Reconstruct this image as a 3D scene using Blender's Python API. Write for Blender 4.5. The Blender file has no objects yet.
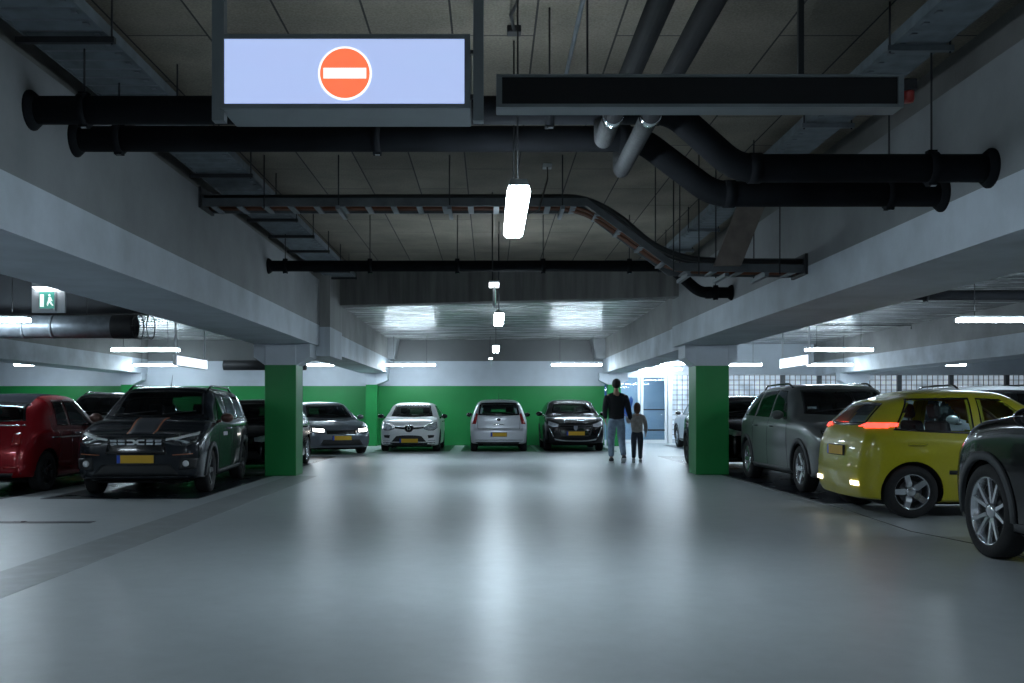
import bpy, bmesh, math, random
import numpy as np
from mathutils import Vector, Matrix
from mathutils.bvhtree import BVHTree
random.seed(7)
PI = math.pi
scene = bpy.context.scene
COL = scene.collection
EYE = 1.17            # camera height in metres

# ------------------------------------------------------------------ materials
def _mat(name):
    m = bpy.data.materials.new(name); m.use_nodes = True
    nt = m.node_tree
    return m, nt, nt.nodes['Principled BSDF']

def pmat(name, col, rough=.5, metal=0., noise=.08, scale=6., coat=0., bump=0., bscale=40., spec=.5, rvar=0., stretch=None):
    """principled surface whose tone varies a little with object-space noise"""
    m, nt, b = _mat(name)
    N, L = nt.nodes, nt.links
    tc = N.new('ShaderNodeTexCoord'); mp = N.new('ShaderNodeMapping')
    L.new(tc.outputs['Object'], mp.inputs['Vector'])
    if stretch: mp.inputs['Scale'].default_value = stretch
    nz = N.new('ShaderNodeTexNoise'); nz.inputs['Scale'].default_value = scale
    nz.inputs['Detail'].default_value = 5
    L.new(mp.outputs[0], nz.inputs['Vector'])
    cr = N.new('ShaderNodeValToRGB')
    c = Vector(col)
    cr.color_ramp.elements[0].position = .3; cr.color_ramp.elements[1].position = .7
    cr.color_ramp.elements[0].color = (*[max(0, v*(1-noise)) for v in c], 1)
    cr.color_ramp.elements[1].color = (*[min(1, v*(1+noise)) for v in c], 1)
    L.new(nz.outputs['Fac'], cr.inputs['Fac']); L.new(cr.outputs['Color'], b.inputs['Base Color'])
    b.inputs['Roughness'].default_value = rough
    b.inputs['Metallic'].default_value = metal
    b.inputs['Specular IOR Level'].default_value = spec
    if coat:
        b.inputs['Coat Weight'].default_value = coat; b.inputs['Coat Roughness'].default_value = .04
    if rvar:
        mr = N.new('ShaderNodeMapRange')
        mr.inputs['To Min'].default_value = max(0, rough-rvar); mr.inputs['To Max'].default_value = rough+rvar
        mr.inputs['From Min'].default_value = .3; mr.inputs['From Max'].default_value = .7
        L.new(nz.outputs['Fac'], mr.inputs['Value']); L.new(mr.outputs[0], b.inputs['Roughness'])
    if bump:
        n2 = N.new('ShaderNodeTexNoise'); n2.inputs['Scale'].default_value = bscale; n2.inputs['Detail'].default_value = 4
        L.new(mp.outputs[0], n2.inputs['Vector'])
        bp = N.new('ShaderNodeBump'); bp.inputs['Strength'].default_value = bump; bp.inputs['Distance'].default_value = .02
        L.new(n2.outputs['Fac'], bp.inputs['Height']); L.new(bp.outputs[0], b.inputs['Normal'])
    return m

def emat(name, col, strength):
    m, nt, b = _mat(name)
    N, L = nt.nodes, nt.links
    nz = N.new('ShaderNodeTexNoise'); nz.inputs['Scale'].default_value = 3
    mx = N.new('ShaderNodeMixRGB'); mx.inputs['Fac'].default_value = .03
    mx.inputs['Color1'].default_value = (*col, 1)
    L.new(nz.outputs['Color'], mx.inputs['Color2'])
    b.inputs['Base Color'].default_value = (*[min(.8, c) for c in col], 1)
    L.new(mx.outputs[0], b.inputs['Emission Color'])
    b.inputs['Emission Strength'].default_value = strength
    b.inputs['Roughness'].default_value = .4
    return m

def glassmat(name, tint=(.55, .62, .62), dark=.35):
    """car glass: glossy coat over a tinted see-through sheet"""
    m, nt, b = _mat(name)
    N, L = nt.nodes, nt.links
    N.remove(b)
    out = N['Material Output']
    tr = N.new('ShaderNodeBsdfTransparent'); gl = N.new('ShaderNodeBsdfGlossy')
    gl.inputs['Roughness'].default_value = .02
    gl.inputs['Color'].default_value = (.9, .95, 1, 1)
    nz = N.new('ShaderNodeTexNoise'); nz.inputs['Scale'].default_value = 2
    mx0 = N.new('ShaderNodeMixRGB'); mx0.inputs['Fac'].default_value = .06
    mx0.inputs['Color1'].default_value = (*[t*dark for t in tint], 1)
    L.new(nz.outputs['Color'], mx0.inputs['Color2']); L.new(mx0.outputs[0], tr.inputs['Color'])
    fr = N.new('ShaderNodeFresnel'); fr.inputs['IOR'].default_value = 1.33
    mx = N.new('ShaderNodeMixShader')
    L.new(fr.outputs[0], mx.inputs['Fac']); L.new(tr.outputs[0], mx.inputs[1]); L.new(gl.outputs[0], mx.inputs[2])
    L.new(mx.outputs[0], out.inputs['Surface'])
    return m

# ------------------------------------------------------------------ mesh building
class MB:
    def __init__(s): s.v = []; s.f = []; s.mi = []; s.sm = []
    def add(s, vs, fs, mi=0, smooth=False, M=None):
        o = len(s.v)
        if M is not None: vs = [M @ Vector(p) for p in vs]
        s.v += [tuple(p) for p in vs]
        for f in fs:
            s.f.append(tuple(i+o for i in f)); s.mi.append(mi); s.sm.append(smooth)
        return s
    def box(s, x0, x1, y0, y1, z0, z1, mi=0, M=None, bev=0.):
        if bev <= 0:
            vs = [(x0,y0,z0),(x1,y0,z0),(x1,y1,z0),(x0,y1,z0),(x0,y0,z1),(x1,y0,z1),(x1,y1,z1),(x0,y1,z1)]
            fs = [(0,3,2,1),(4,5,6,7),(0,1,5,4),(1,2,6,5),(2,3,7,6),(3,0,4,7)]
            return s.add(vs, fs, mi, False, M)
        b = min(bev, (x1-x0)*.45, (y1-y0)*.45, (z1-z0)*.45)
        bm = bmesh.new()
        bmesh.ops.create_cube(bm, size=1)
        for v in bm.verts:
            v.co = Vector(((x0+x1)/2+v.co.x*(x1-x0), (y0+y1)/2+v.co.y*(y1-y0), (z0+z1)/2+v.co.z*(z1-z0)))
        bmesh.ops.bevel(bm, geom=bm.edges[:]+bm.verts[:], offset=b, segments=2, affect='EDGES', profile=.5)
        bm.verts.ensure_lookup_table()
        vs = [v.co.copy() for v in bm.verts]; fs = [[v.index for v in f.verts] for f in bm.faces]
        bm.free()
        return s.add(vs, fs, mi, False, M)
    def tube(s, pts, r, n=10, mi=0, cap=True, M=None, smooth=True, sx=1., up=None):
        """round tube through points; r number or list; sx squashes it sideways"""
        pts = [Vector(p) for p in pts]; k = len(pts)
        rr = r if isinstance(r, (list, tuple)) else [r]*k
        vs = []; prev = None
        for i, p in enumerate(pts):
            t = (pts[min(i+1, k-1)]-pts[max(i-1, 0)]).normalized()
            if prev is None:
                u = Vector(up) if up else (Vector((0,0,1)) if abs(t.z) < .9 else Vector((1,0,0)))
            else: u = prev
            a = t.cross(u).normalized(); u2 = a.cross(t).normalized(); prev = u2
            for j in range(n):
                th = 2*PI*j/n
                vs.append(p + a*math.cos(th)*rr[i]*sx + u2*math.sin(th)*rr[i])
        fs = []
        for i in range(k-1):
            for j in range(n):
                fs.append((i*n+j, i*n+(j+1) % n, (i+1)*n+(j+1) % n, (i+1)*n+j))
        s.add(vs, fs, mi, smooth, M)
        if cap:
            s.add(vs[:n], [tuple(range(n))], mi, False, M)
            s.add(vs[-n:], [tuple(range(n-1, -1, -1))], mi, False, M)
        return s
    def lathe(s, prof, n=24, axis='x', mi=0, M=None, smooth=True, c=(0,0,0)):
        """prof: list of (along-axis, radius)"""
        vs = []; k = len(prof)
        for (a, r) in prof:
            for j in range(n):
                th = 2*PI*j/n; p, q = r*math.cos(th), r*math.sin(th)
                if axis == 'x': vs.append((c[0]+a, c[1]+p, c[2]+q))
                elif axis == 'y': vs.append((c[0]+q, c[1]+a, c[2]+p))
                else: vs.append((c[0]+p, c[1]+q, c[2]+a))
        fs = [(i*n+j, i*n+(j+1) % n, (i+1)*n+(j+1) % n, (i+1)*n+j) for i in range(k-1) for j in range(n)]
        return s.add(vs, fs, mi, smooth, M)
    def prism(s, poly, d0, d1, plane='xz', mi=0, M=None):
        """extrude a 2D polygon; plane xz -> along y, yz -> along x, xy -> along z"""
        def P(a, b, d):
            return {'xz': (a, d, b), 'yz': (d, a, b), 'xy': (a, b, d)}[plane]
        n = len(poly)
        vs = [P(a, b, d0) for a, b in poly]+[P(a, b, d1) for a, b in poly]
        fs = [tuple(range(n)), tuple(range(2*n-1, n-1, -1))]+[(i, i+n, (i+1) % n+n, (i+1) % n) for i in range(n)]
        return s.add(vs, fs, mi, False, M)
    def grid(s, rows, mi=0, smooth=True, M=None):
        R = len(rows); Cn = len(rows[0])
        vs = [p for r in rows for p in r]
        fs = [(i*Cn+j, i*Cn+j+1, (i+1)*Cn+j+1, (i+1)*Cn+j) for i in range(R-1) for j in range(Cn-1)]
        return s.add(vs, fs, mi, smooth, M)
    def ellipsoid(s, c, r, n=14, m=8, mi=0, M=None):
        prof = []
        vs = []
        for i in range(m+1):
            ph = -PI/2+PI*i/m
            for j in range(n):
                th = 2*PI*j/n
                vs.append((c[0]+r[0]*math.cos(ph)*math.cos(th), c[1]+r[1]*math.cos(ph)*math.sin(th), c[2]+r[2]*math.sin(ph)))
        fs = [(i*n+j, i*n+(j+1) % n, (i+1)*n+(j+1) % n, (i+1)*n+j) for i in range(m) for j in range(n)]
        return s.add(vs, fs, mi, True, M)
    def build(s, name, mats, parent=None, fix=True):
        me = bpy.data.meshes.new(name)
        me.from_pydata(s.v, [], s.f)
        if not isinstance(mats, (list, tuple)): mats = [mats]
        for m in mats: me.materials.append(m)
        me.polygons.foreach_set('material_index', [min(i, len(mats)-1) for i in s.mi])
        me.polygons.foreach_set('use_smooth', s.sm)
        if fix:
            bm = bmesh.new(); bm.from_mesh(me)
            bmesh.ops.remove_doubles(bm, verts=bm.verts, dist=1e-5)
            bmesh.ops.recalc_face_normals(bm, faces=bm.faces)
            bm.to_mesh(me); bm.free()
        me.update()
        o = bpy.data.objects.new(name, me); COL.objects.link(o)
        if parent: o.parent = parent
        return o

def tag(o, label=None, cat=None, group=None, kind=None):
    if label: o['label'] = label
    if cat: o['category'] = cat
    if group: o['group'] = group
    if kind: o['kind'] = kind
    return o
def thing(name, label, cat, loc=(0,0,0), rz=0., group=None):
    o = bpy.data.objects.new(name, None); COL.objects.link(o)
    o.empty_display_size = .2
    o.location = loc; o.rotation_euler = (0, 0, rz)
    return tag(o, label, cat, group)
def copy_tree(o, parent=None, loc=None, rz=None, label=None):
    c = o.copy(); COL.objects.link(c)
    if parent: c.parent = parent
    if loc is not None: c.location = loc
    if rz is not None: c.rotation_euler = (0, 0, rz)
    if label: c['label'] = label
    for ch in list(o.children): copy_tree(ch, c)
    return c
def pchip(xs, ys, q):
    xs = np.asarray(xs, float); ys = np.asarray(ys, float); q = np.asarray(q, float)
    h = np.diff(xs); d = np.diff(ys)/h; n = len(xs); m = np.zeros(n)
    if n == 2: m[:] = d[0]
    else:
        for i in range(1, n-1):
            if d[i-1]*d[i] > 0:
                w1 = 2*h[i]+h[i-1]; w2 = h[i]+2*h[i-1]
                m[i] = (w1+w2)/(w1/d[i-1]+w2/d[i])
        m[0] = d[0]; m[-1] = d[-1]
    qc = np.clip(q, xs[0], xs[-1])
    k = np.clip(np.searchsorted(xs, qc)-1, 0, n-2)
    t = (qc-xs[k])/h[k]
    return ((2*t**3-3*t**2+1)*ys[k]+(t**3-2*t**2+t)*h[k]*m[k]+(-2*t**3+3*t**2)*ys[k+1]+(t**3-t**2)*h[k]*m[k+1])
def smooth01(t): t = np.clip(t, 0, 1); return t*t*(3-2*t)
# ------------------------------------------------------------------ cars
M = {}
def paint(name, col, metal=.35, rough=.32):
    return pmat(name, col, rough=rough, metal=metal, noise=.03, scale=30, coat=.55, spec=.25)
M['tyre'] = pmat('tyre_rubber', (.012,.012,.013), .8, noise=.2, scale=30, bump=.2)
M['plastic'] = pmat('black_plastic', (.015,.016,.018), .55, noise=.15, scale=20)
M['clad'] = pmat('grey_cladding', (.035,.038,.042), .6, noise=.1, scale=30)
M['gloss_black'] = pmat('gloss_black', (.006,.006,.007), .12, noise=.1, coat=.6)
M['under'] = pmat('underbody', (.006,.006,.006), .9, noise=.2)
M['cabin'] = pmat('cabin_trim', (.02,.02,.022), .8, noise=.2)
M['seat'] = pmat('seat_cloth', (.035,.035,.04), .9, noise=.2, scale=50)
M['chrome'] = pmat('chrome', (.75,.77,.8), .12, 1., noise=.03)
M['alloy'] = pmat('alloy_rim', (.55,.57,.6), .25, .9, noise=.05)
M['alloy_dark'] = pmat('dark_rim', (.05,.052,.056), .35, .6, noise=.05)
M['lens'] = pmat('headlight_lens', (.62,.66,.7), .12, .4, noise=.4, scale=14, coat=1.)
M['lens_dark'] = pmat('headlight_housing', (.06,.065,.07), .1, .3, noise=.6, scale=14, coat=1.)
M['lens_red'] = pmat('taillight_lens', (.35,.01,.012), .1, .1, noise=.3, scale=20, coat=1.)
M['plate'] = pmat('yellow_plate', (.72,.42,.02), .5, noise=.03)
M['plate_blue'] = pmat('plate_blue', (.02,.08,.5), .5, noise=.03)
M['glass'] = glassmat('car_glass', dark=.45)
M['glass_clear'] = glassmat('clear_car_glass', dark=1.6)
M['glass_dark'] = glassmat('privacy_glass', dark=.12)
M['frit'] = pmat('glass_border', (.006,.006,.007), .15, noise=.1)
M['white_mark'] = pmat('white_mark', (.75,.76,.78), .4, noise=.02)

SEG = [4, 3, 4, 6, 5, 3, 14, 5, 9]
class Car:
    def __init__(c, name, label, cat, sp, body_mat, loc=(0,0,0), rz=0., group=None, roof_mat=None):
        c.sp = sp; c.L = sp['L']; c.W = sp['W']; c.H = sp['H']; c.gc = sp.get('gc', .2)
        c.yf = -c.L/2+sp['fo']; c.yr = c.yf+sp['wb']; c.r = sp['r']; c.Ra = sp.get('Ra', sp['r']+.045)
        c.root = thing(name, label, cat, loc, rz, group); c.root.scale = (sp.get('scale', .945),)*3
        c.body_mat = body_mat; c.roof_mat = roof_mat
        c.cuts = []
        c._surface()
    def top(c, y): return pchip(*zip(*c.sp['top']), y)
    def belt(c, y): return pchip(*zip(*c.sp['belt']), y)
    def plan(c, y):
        s = c.sp
        f = s.get('planF', [(0,.74),(.05,.83),(.14,.91),(.35,.97),(.75,1)])
        r = s.get('planR', [(0,.80),(.05,.88),(.14,.94),(.35,.98),(.8,1)])
        y = np.asarray(y, float)
        return np.minimum(pchip(*zip(*f), y), pchip(*zip(*r), c.L-y))
    def section(c, y, smooth=True):
        zt = float(c.top(y)); zb = min(float(c.belt(y)), zt-.035); w = c.W/2*float(c.plan(y))
        for ya in (c.yf, c.yr): w *= 1+.012*math.exp(-((y-c.L/2-ya)/.4)**2)
        w = min(w, c.W/2*1.004)
        gc = c.gc + c.sp.get('lift', .04)*(max(0, 1-y/.5)+max(0, 1-(c.L-y)/.5))
        g = float(smooth01((zt-zb-.06)/(c.H-float(c.belt(c.L*.5))-.08)))
        xr = w*(.84*(1-g)+c.sp.get('roof', .72)*g)
        e = .03+.045*g
        zm = gc+(zb-gc)*.58
        tuck = c.sp.get('shoulder', .95)
        P = [(0,gc),(.80*w,gc),(.955*w,gc+.025),(.985*w,gc+.14),(w,zm),(.988*w,zb-.09),(tuck*w,zb),(xr,zt-e),(.74*xr,zt-.012-.006*g),(0,zt)]
        P = np.array(P); d = np.sqrt((np.diff(P, axis=0)**2).sum(1))+1e-4
        t = np.concatenate([[0], np.cumsum(d)])
        q = np.concatenate([np.linspace(t[i], t[i+1], SEG[i], endpoint=False) for i in range(len(SEG))]+[[t[-1]]])
        return np.stack([pchip(t, P[:,0], q), pchip(t, P[:,1], q)], 1)
    def remap(c, y, z):
        """lean of nose and tail"""
        sF, sR = c.sp['setF'], c.sp['setR']
        lf, lr = c.sp.get('lenF', .7), c.sp.get('lenR', 1.1)
        wf = float(smooth01(1-y/lf)); wr = float(smooth01(1-(c.L-y)/lr))
        return y + float(pchip(*zip(*sF), z))*wf - float(pchip(*zip(*sR), z))*wr - c.L/2
    def _surface(c):
        ys = [0,.015,.035,.06,.09,.13,.18]
        y = .18
        while y < c.L-.2: y += .045; ys.append(y)
        ys = [v for v in ys if v < c.L-.19]+[c.L-v for v in (.18,.13,.09,.06,.035,.015,0)]
        rows = []
        capk = [0,.25,.5,.75,.9]
        def row(y, k=1.):
            S = c.section(y); b = .035*(1-k*k)
            out = []
            for x, z in S:
                yy = c.remap(y, z)
                yy += -b if y < 1 else b
                out.append((x*k, yy, z))
            return out
        for k in capk: rows.append(row(0, k))
        for y in ys: rows.append(row(y))
        for k in capk[::-1]: rows.append(row(c.L, k))
        n = len(rows[0])
        V = []
        for r in rows: V += r + [(-x, y, z) for x, y, z in r[-2:0:-1]]
        m = 2*n-2
        F = [(i*m+j, i*m+(j+1) % m, (i+1)*m+(j+1) % m, (i+1)*m+j) for i in range(len(rows)-1) for j in range(m)]
        c.V = np.array(V); c.F = np.array(F); c.jm = n
        c.facej = np.array([j for i in range(len(rows)-1) for j in range(m)])
        c.bvh = BVHTree.FromPolygons([Vector(v) for v in V], [tuple(f) for f in F])
    def hit(c, a, b, d):
        if d == 'F': o, v = Vector((a,-9,b)), Vector((0,1,0))
        elif d == 'B': o, v = Vector((a,9,b)), Vector((0,-1,0))
        elif d == 'R': o, v = Vector((9,a,b)), Vector((-1,0,0))
        elif d == 'L': o, v = Vector((-9,a,b)), Vector((1,0,0))
        else: o, v = Vector((a,b,9)), Vector((0,0,-1))
        p, nn, _, _ = c.bvh.ray_cast(o, v)
        if p is None:
            p, nn, _, _ = c.bvh.find_nearest(o+v*(9-c.L/2 if d in 'FB' else 9-c.W/2 if d in 'RL' else 9-c.H))
        if nn.dot(v) > 0: nn = -nn
        return p, nn
    def patch(c, name, lower, upper, d, mat, off=.006, th=.012, nu=10, nv=4, border=0., bmat=None, cut=False, parent=None, mirror=False, sym=False, puff=0.):
        """a thin shell lying on the body: lower/upper polylines in the projection plane"""
        out = []
        sides = [(d, 1)]
        if mirror:
            sides = [('R', 1), ('L', 1)] if d in 'RL' else [(d, 1), (d, -1)]
        for dd, sg in sides:
            def poly(pl, us):
                pl = np.array(pl, float)
                t = np.linspace(0, 1, len(pl))
                if len(pl) > 2 and sym is not False:
                    return np.stack([pchip(t, pl[:,0], us), pchip(t, pl[:,1], us)], 1)
                return np.stack([np.interp(us, t, pl[:,0]), np.interp(us, t, pl[:,1])], 1)
            us = list(np.linspace(0, 1, nu+1)); vs = list(np.linspace(0, 1, nv+1))
            if border:
                A, B = np.array(lower, float), np.array(upper, float)
                wl = np.linalg.norm(A[-1]-A[0]); hh = max(.05, np.linalg.norm(B.mean(0)-A.mean(0)))
                bu, bv = border/wl, border/hh
                us = [0, bu]+[u for u in us if bu*1.3 < u < 1-bu*1.3]+[1-bu, 1]
                vs = [0, bv]+[v for v in vs if bv*1.3 < v < 1-bv*1.3]+[1-bv, 1]
            us, vs = np.array(us), np.array(vs)
            Lo, Up = poly(lower, us), poly(upper, us)
            G = Lo[None]*(1-vs[:,None,None])+Up[None]*vs[:,None,None]
            G[..., 0] *= sg
            R, Cn = G.shape[:2]
            pts = []; back = []
            for i in range(R):
                for j in range(Cn):
                    p, nn = c.hit(G[i,j,0], G[i,j,1], dd)
                    e = off+puff*math.sin(PI*i/(R-1))*math.sin(PI*j/(Cn-1))
                    pts.append(p+nn*e); back.append(p-nn*(th-off))
            mb = MB()
            fs = []; mi = []
            for i in range(R-1):
                for j in range(Cn-1):
                    fs.append((i*Cn+j, i*Cn+j+1, (i+1)*Cn+j+1, (i+1)*Cn+j))
                    mi.append(1 if border and (i in (0, R-2) or j in (0, Cn-2)) else 0)
            mb.v = [tuple(p) for p in pts]; mb.f = fs; mb.mi = mi; mb.sm = [True]*len(fs)
            ring = [j for j in range(Cn)]+[i*Cn+Cn-1 for i in range(1, R)]+[(R-1)*Cn+j for j in range(Cn-2, -1, -1)]+[i*Cn for i in range(R-2, 0, -1)]
            o = len(mb.v); mb.v += [tuple(back[i]) for i in ring]
            k = len(ring)
            for i in range(k):
                mb.f.append((ring[i], ring[(i+1) % k], o+(i+1) % k, o+i)); mb.mi.append(1 if border else 0); mb.sm.append(False)
            ob = mb.build(name, [mat, bmat or M['frit']], parent or c.root)
            out.append(ob)
            if cut:
                g = G[1:-1, 1:-1] if border else G
                # inner outline, pulled a little outward into the border
                g = G[0:, 0:].copy()
                q = .45
                ringp = []
                inn = G[1:-1, 1:-1]
                rr, cc = inn.shape[:2]
                outr = G
                def mixp(i, j):
                    oi = 0 if i == 0 else (R-1 if i == rr-1 else i+1)
                    oj = 0 if j == 0 else (Cn-1 if j == cc-1 else j+1)
                    return inn[i, j]*(1-q)+outr[oi, oj]*q
                idx = [(0, j) for j in range(cc)]+[(i, cc-1) for i in range(1, rr)]+[(rr-1, j) for j in range(cc-2, -1, -1)]+[(i, 0) for i in range(rr-2, 0, -1)]
                ringp = [mixp(*t) for t in idx]
                c.cuts.append((dd, np.array(ringp)))
        return out[0] if len(out) == 1 else out
    def finish(c):
        """cut arches and window openings, then build the body shell"""
        V, F = c.V.copy(), c.F
        cen = V[F].mean(1)
        keep = np.ones(len(F), bool)
        for ya in (c.yf, c.yr):
            d = np.hypot(cen[:,1]-ya, cen[:,2]-c.r)
            rem = (d < c.Ra) & (np.abs(cen[:,0]) > c.W*.27)
            used_rem = np.zeros(len(V), bool); used_rem[F[rem].ravel()] = True
            used_keep = np.zeros(len(V), bool); used_keep[F[~rem].ravel()] = True
            bd = used_rem & used_keep & (np.abs(V[:,0]) > c.W*.30)
            for i in np.where(bd)[0]:
                dy, dz = V[i,1]-ya, V[i,2]-c.r; dd = math.hypot(dy, dz)
                if dd > 1e-4 and V[i,2] > c.gc+.04:
                    V[i,1] = ya+dy/dd*c.Ra; V[i,2] = c.r+dz/dd*c.Ra
            keep &= ~rem
        A = V[F]
        nrm = np.cross(A[:,2]-A[:,0], A[:,3]-A[:,1])
        nrm /= np.linalg.norm(nrm, axis=1)[:,None]+1e-9
        # outward orientation by comparing with the centre
        ctr = np.stack([np.zeros(len(F)), cen[:,1]*.8, np.full(len(F), c.H*.45)], 1)
        s = np.sign(((cen-ctr)*nrm).sum(1)); nrm *= s[:,None]
        D = {'F': (0,-1,0), 'B': (0,1,0), 'R': (1,0,0), 'L': (-1,0,0), 'T': (0,0,1)}
        AX = {'F': (0,2), 'B': (0,2), 'R': (1,2), 'L': (1,2), 'T': (0,1)}
        for dd, ring in c.cuts:
            facing = (nrm@np.array(D[dd])) > .12
            ax = AX[dd]
            P = V[:, ax]
            inside = np.zeros(len(V), bool)
            x, y = P[:,0], P[:,1]; n = len(ring)
            for i in range(n):
                x1, y1 = ring[i]; x2, y2 = ring[(i+1) % n]
                cond = ((y1 > y) != (y2 > y))
                with np.errstate(divide='ignore', invalid='ignore'):
                    xi = (x2-x1)*(y-y1)/(y2-y1+1e-12)+x1
                inside ^= cond & (x < xi)
            keep &= ~(facing & inside[F].all(1))
        mb = MB(); mb.v = [tuple(v) for v in V]; mb.f = [tuple(f) for f in F[keep]]
        if c.roof_mat:
            j = c.facej[keep]; n = c.jm-1; top = sum(SEG[:7])
            jj = np.where(j < n, j, 2*n-1-j)-SEG[7]+1
            cz = V[F[keep]].mean(1)
            y0, y1 = c.sp['roof_range']
            mb.mi = [1 if (a >= top-1 and y0 < p[1]+c.L/2 < y1) else 0 for a, p in zip(jj, cz)]
        else: mb.mi = [0]*len(mb.f)
        mb.sm = [True]*len(mb.f)
        o = mb.build('body', [c.body_mat, c.roof_mat or c.body_mat], c.root)
        bm = bmesh.new(); bm.from_mesh(o.data)
        bmesh.ops.delete(bm, geom=[v for v in bm.verts if not v.link_faces], context='VERTS')
        bm.to_mesh(o.data); bm.free()
        c.body = o
        return o
    def underbody(c):
        mb = MB(); W = c.W
        mb.box(-W*.36, W*.36, -c.L/2+.3, c.L/2-.3, c.gc-.03, c.gc+.06)
        for ya in (c.yf, c.yr):
            for s in (-1, 1):
                n = 14; R = c.Ra+.004; rows = []
                for x in (W*.27, W*.47):
                    rows.append([(s*x, ya+R*math.cos(t), c.r+R*math.sin(t)) for t in np.linspace(-.25, PI+.25, n)])
                mb.grid(rows)
                mb.prism([(ya+R*math.cos(t), c.r+R*math.sin(t)) for t in np.linspace(-.25, PI+.25, n)], s*W*.27-.005, s*W*.27+.005, 'yz')
        mb.build('underbody', M['under'], c.root)
    def cladding(c, mat, w=.055, sill=.1, bumper=True):
        for ya in (c.yf, c.yr):
            for s in 'RL':
                tt = np.linspace(PI+.12, -.12, 19)
                lo = [(ya+(c.Ra-.012)*math.cos(t), c.r+(c.Ra-.012)*math.sin(t)) for t in tt]
                up = [(ya+(c.Ra+w)*math.cos(t), c.r+(c.Ra+w)*math.sin(t)) for t in tt]
                c.patch('arch_trim', lo, up, s, mat, off=.014, th=.03, nu=18, nv=2)
        if sill:
            a, b = c.yf+c.Ra+w*.6, c.yr-c.Ra-w*.6
            c.patch('sill_trim', [(a, c.gc+.01), (b, c.gc+.01)], [(a, c.gc+sill), (b, c.gc+sill)], 'R', mat, off=.014, th=.03, nu=8, nv=2, mirror=True)
    def wheels(c, style='spoke5', rim=None, ratio=.68, w=.205):
        rim = rim or M['alloy']; r = c.r
        x = c.W/2-w/2-.012
        for ya in (c.yf, c.yr):
            for s in (-1, 1):
                t = MB(); h = w/2; ri = r*ratio
                t.lathe([(-h*.86,ri*.97),(-h,ri*1.06),(-h*1.02,r*.88),(-h*.86,r*.975),(-h*.5,r),(h*.5,r),(h*.86,r*.975),(h*1.02,r*.88),(h,ri*1.06),(h*.86,ri*.97)], 36)
                for k in (-.45, 0, .45):
                    t.lathe([(h*k-.006,r+.0005),(h*k,r-.004),(h*k+.006,r+.0005)], 36)
                wo = t.build('wheel', M['tyre'], c.root); wo.location = (s*x, ya, r)
                g = MB(); o = h*.86*s
                # barrel and lip
                g.lathe([(-o,ri*.96),(-o*.3,ri*.86),(o*.5,ri*.90),(o*.98,ri*1.0),(o*1.03,ri*.985),(o*.9,ri*.93),(o*.6,ri*.9)], 36)
                g.lathe([(o*.15,ri*.86),(o*.15,.001)], 30, mi=1)      # brake backing
                g.lathe([(o*.2,.13),(o*.35,.13),(o*.35,.001)], 24, mi=2)
                n = {'spoke5': 5, 'twin5': 10, 'multi': 10, 'cover': 7, 'spoke6': 6}[style]
                for k in range(n):
                    if style == 'twin5': th = 2*PI*(k//2)/5+(.2 if k % 2 else -.2); th0 = 2*PI*(k//2)/5+(.28 if k % 2 else -.28)
                    elif style == 'multi': th = 2*PI*k/n; th0 = th+.12*(-1)**k
                    else: th = th0 = 2*PI*k/n
                    ww = {'spoke5': .042, 'twin5': .018, 'multi': .016, 'cover': .05, 'spoke6': .03}[style]
                    def pt(rad, thh, xx): return (xx, rad*math.cos(thh), rad*math.sin(thh))
                    rows = []
                    for rad, tk, fx in ((.035, .0, .62), (.09, .1, .72), (ri*.6, .6, .82), (ri*.95, 1., .94)):
                        a = th*(1-tk)+th0*tk if style in ('twin5', 'multi') else th
                        half = ww*(1.15-.3*tk)*(1+.5*tk if style == 'cover' else 1)
                        da = half/max(rad, .02)
                        da = min(da, PI/n*.9)
                        rows.append([pt(rad, a-da, o*fx-.02*s), pt(rad, a-da*.8, o*fx), pt(rad, a+da*.8, o*fx), pt(rad, a+da, o*fx-.02*s)])
                    g.grid(rows, mi=0, smooth=False)
                g.lathe([(o*.55,.06),(o*.8,.055),(o*.84,.03),(o*.84,.001)], 20)
                g.build('rim', [rim, M['under'], M['alloy_dark']], wo)
    def cabin(c, ycowl, yend, steer=-1):
        """seats, dashboard and steering wheel; y measured from the nose"""
        y0 = -c.L/2; b = float(c.belt(c.L*.5)); W = c.W
        f = MB(); f.box(-W*.4, W*.4, y0+ycowl, y0+yend, .34, .40)
        f.build('cabin_floor', M['cabin'], c.root)
        d = MB(); d.box(-W*.40, W*.40, y0+ycowl+.02, y0+ycowl+.42, .5, b-.06, bev=.05)
        d.box(-W*.40*1, -W*.36, y0+ycowl+.3, y0+yend-.2, .4, b-.12, bev=.02); d.box(W*.36, W*.40, y0+ycowl+.3, y0+yend-.2, .4, b-.12, bev=.02)
        d.build('dashboard', M['cabin'], c.root)
        ys = y0+ycowl+1.0
        def seat(x, y, w, hb):
            s = MB()
            s.box(x-w/2, x+w/2, y-.25, y+.25, .42, .58, bev=.05)
            Mx = Matrix.Translation((x, y+.24, .55)) @ Matrix.Rotation(-.22, 4, 'X')
            s.box(-w/2, w/2, -.06, .06, 0, hb, bev=.05, M=Mx)
            k = [0] if w < .7 else [-w*.3, w*.3]
            for q in k:
                s.box(q-.12, q+.12, -.045, .045, hb+.03, hb+.21, bev=.04, M=Mx)
                for r_ in (-.05, .05): s.tube([(q+r_,0,hb-.02),(q+r_,0,hb+.06)], .007, 6, M=Mx)
            s.build('seat', M['seat'], c.root)
        hb = min(.58, c.H-.36-.55)
        seat(-W*.2, ys, .5, hb); seat(W*.2, ys, .5, hb)
        if yend-ycowl > 2.3: seat(0, ys+.85, W*.68, hb-.03)
        st = MB()
        Mx = Matrix.Translation((-steer*-W*.2, ys-.52, b-.06)) @ Matrix.Rotation(1.1, 4, 'X')
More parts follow.
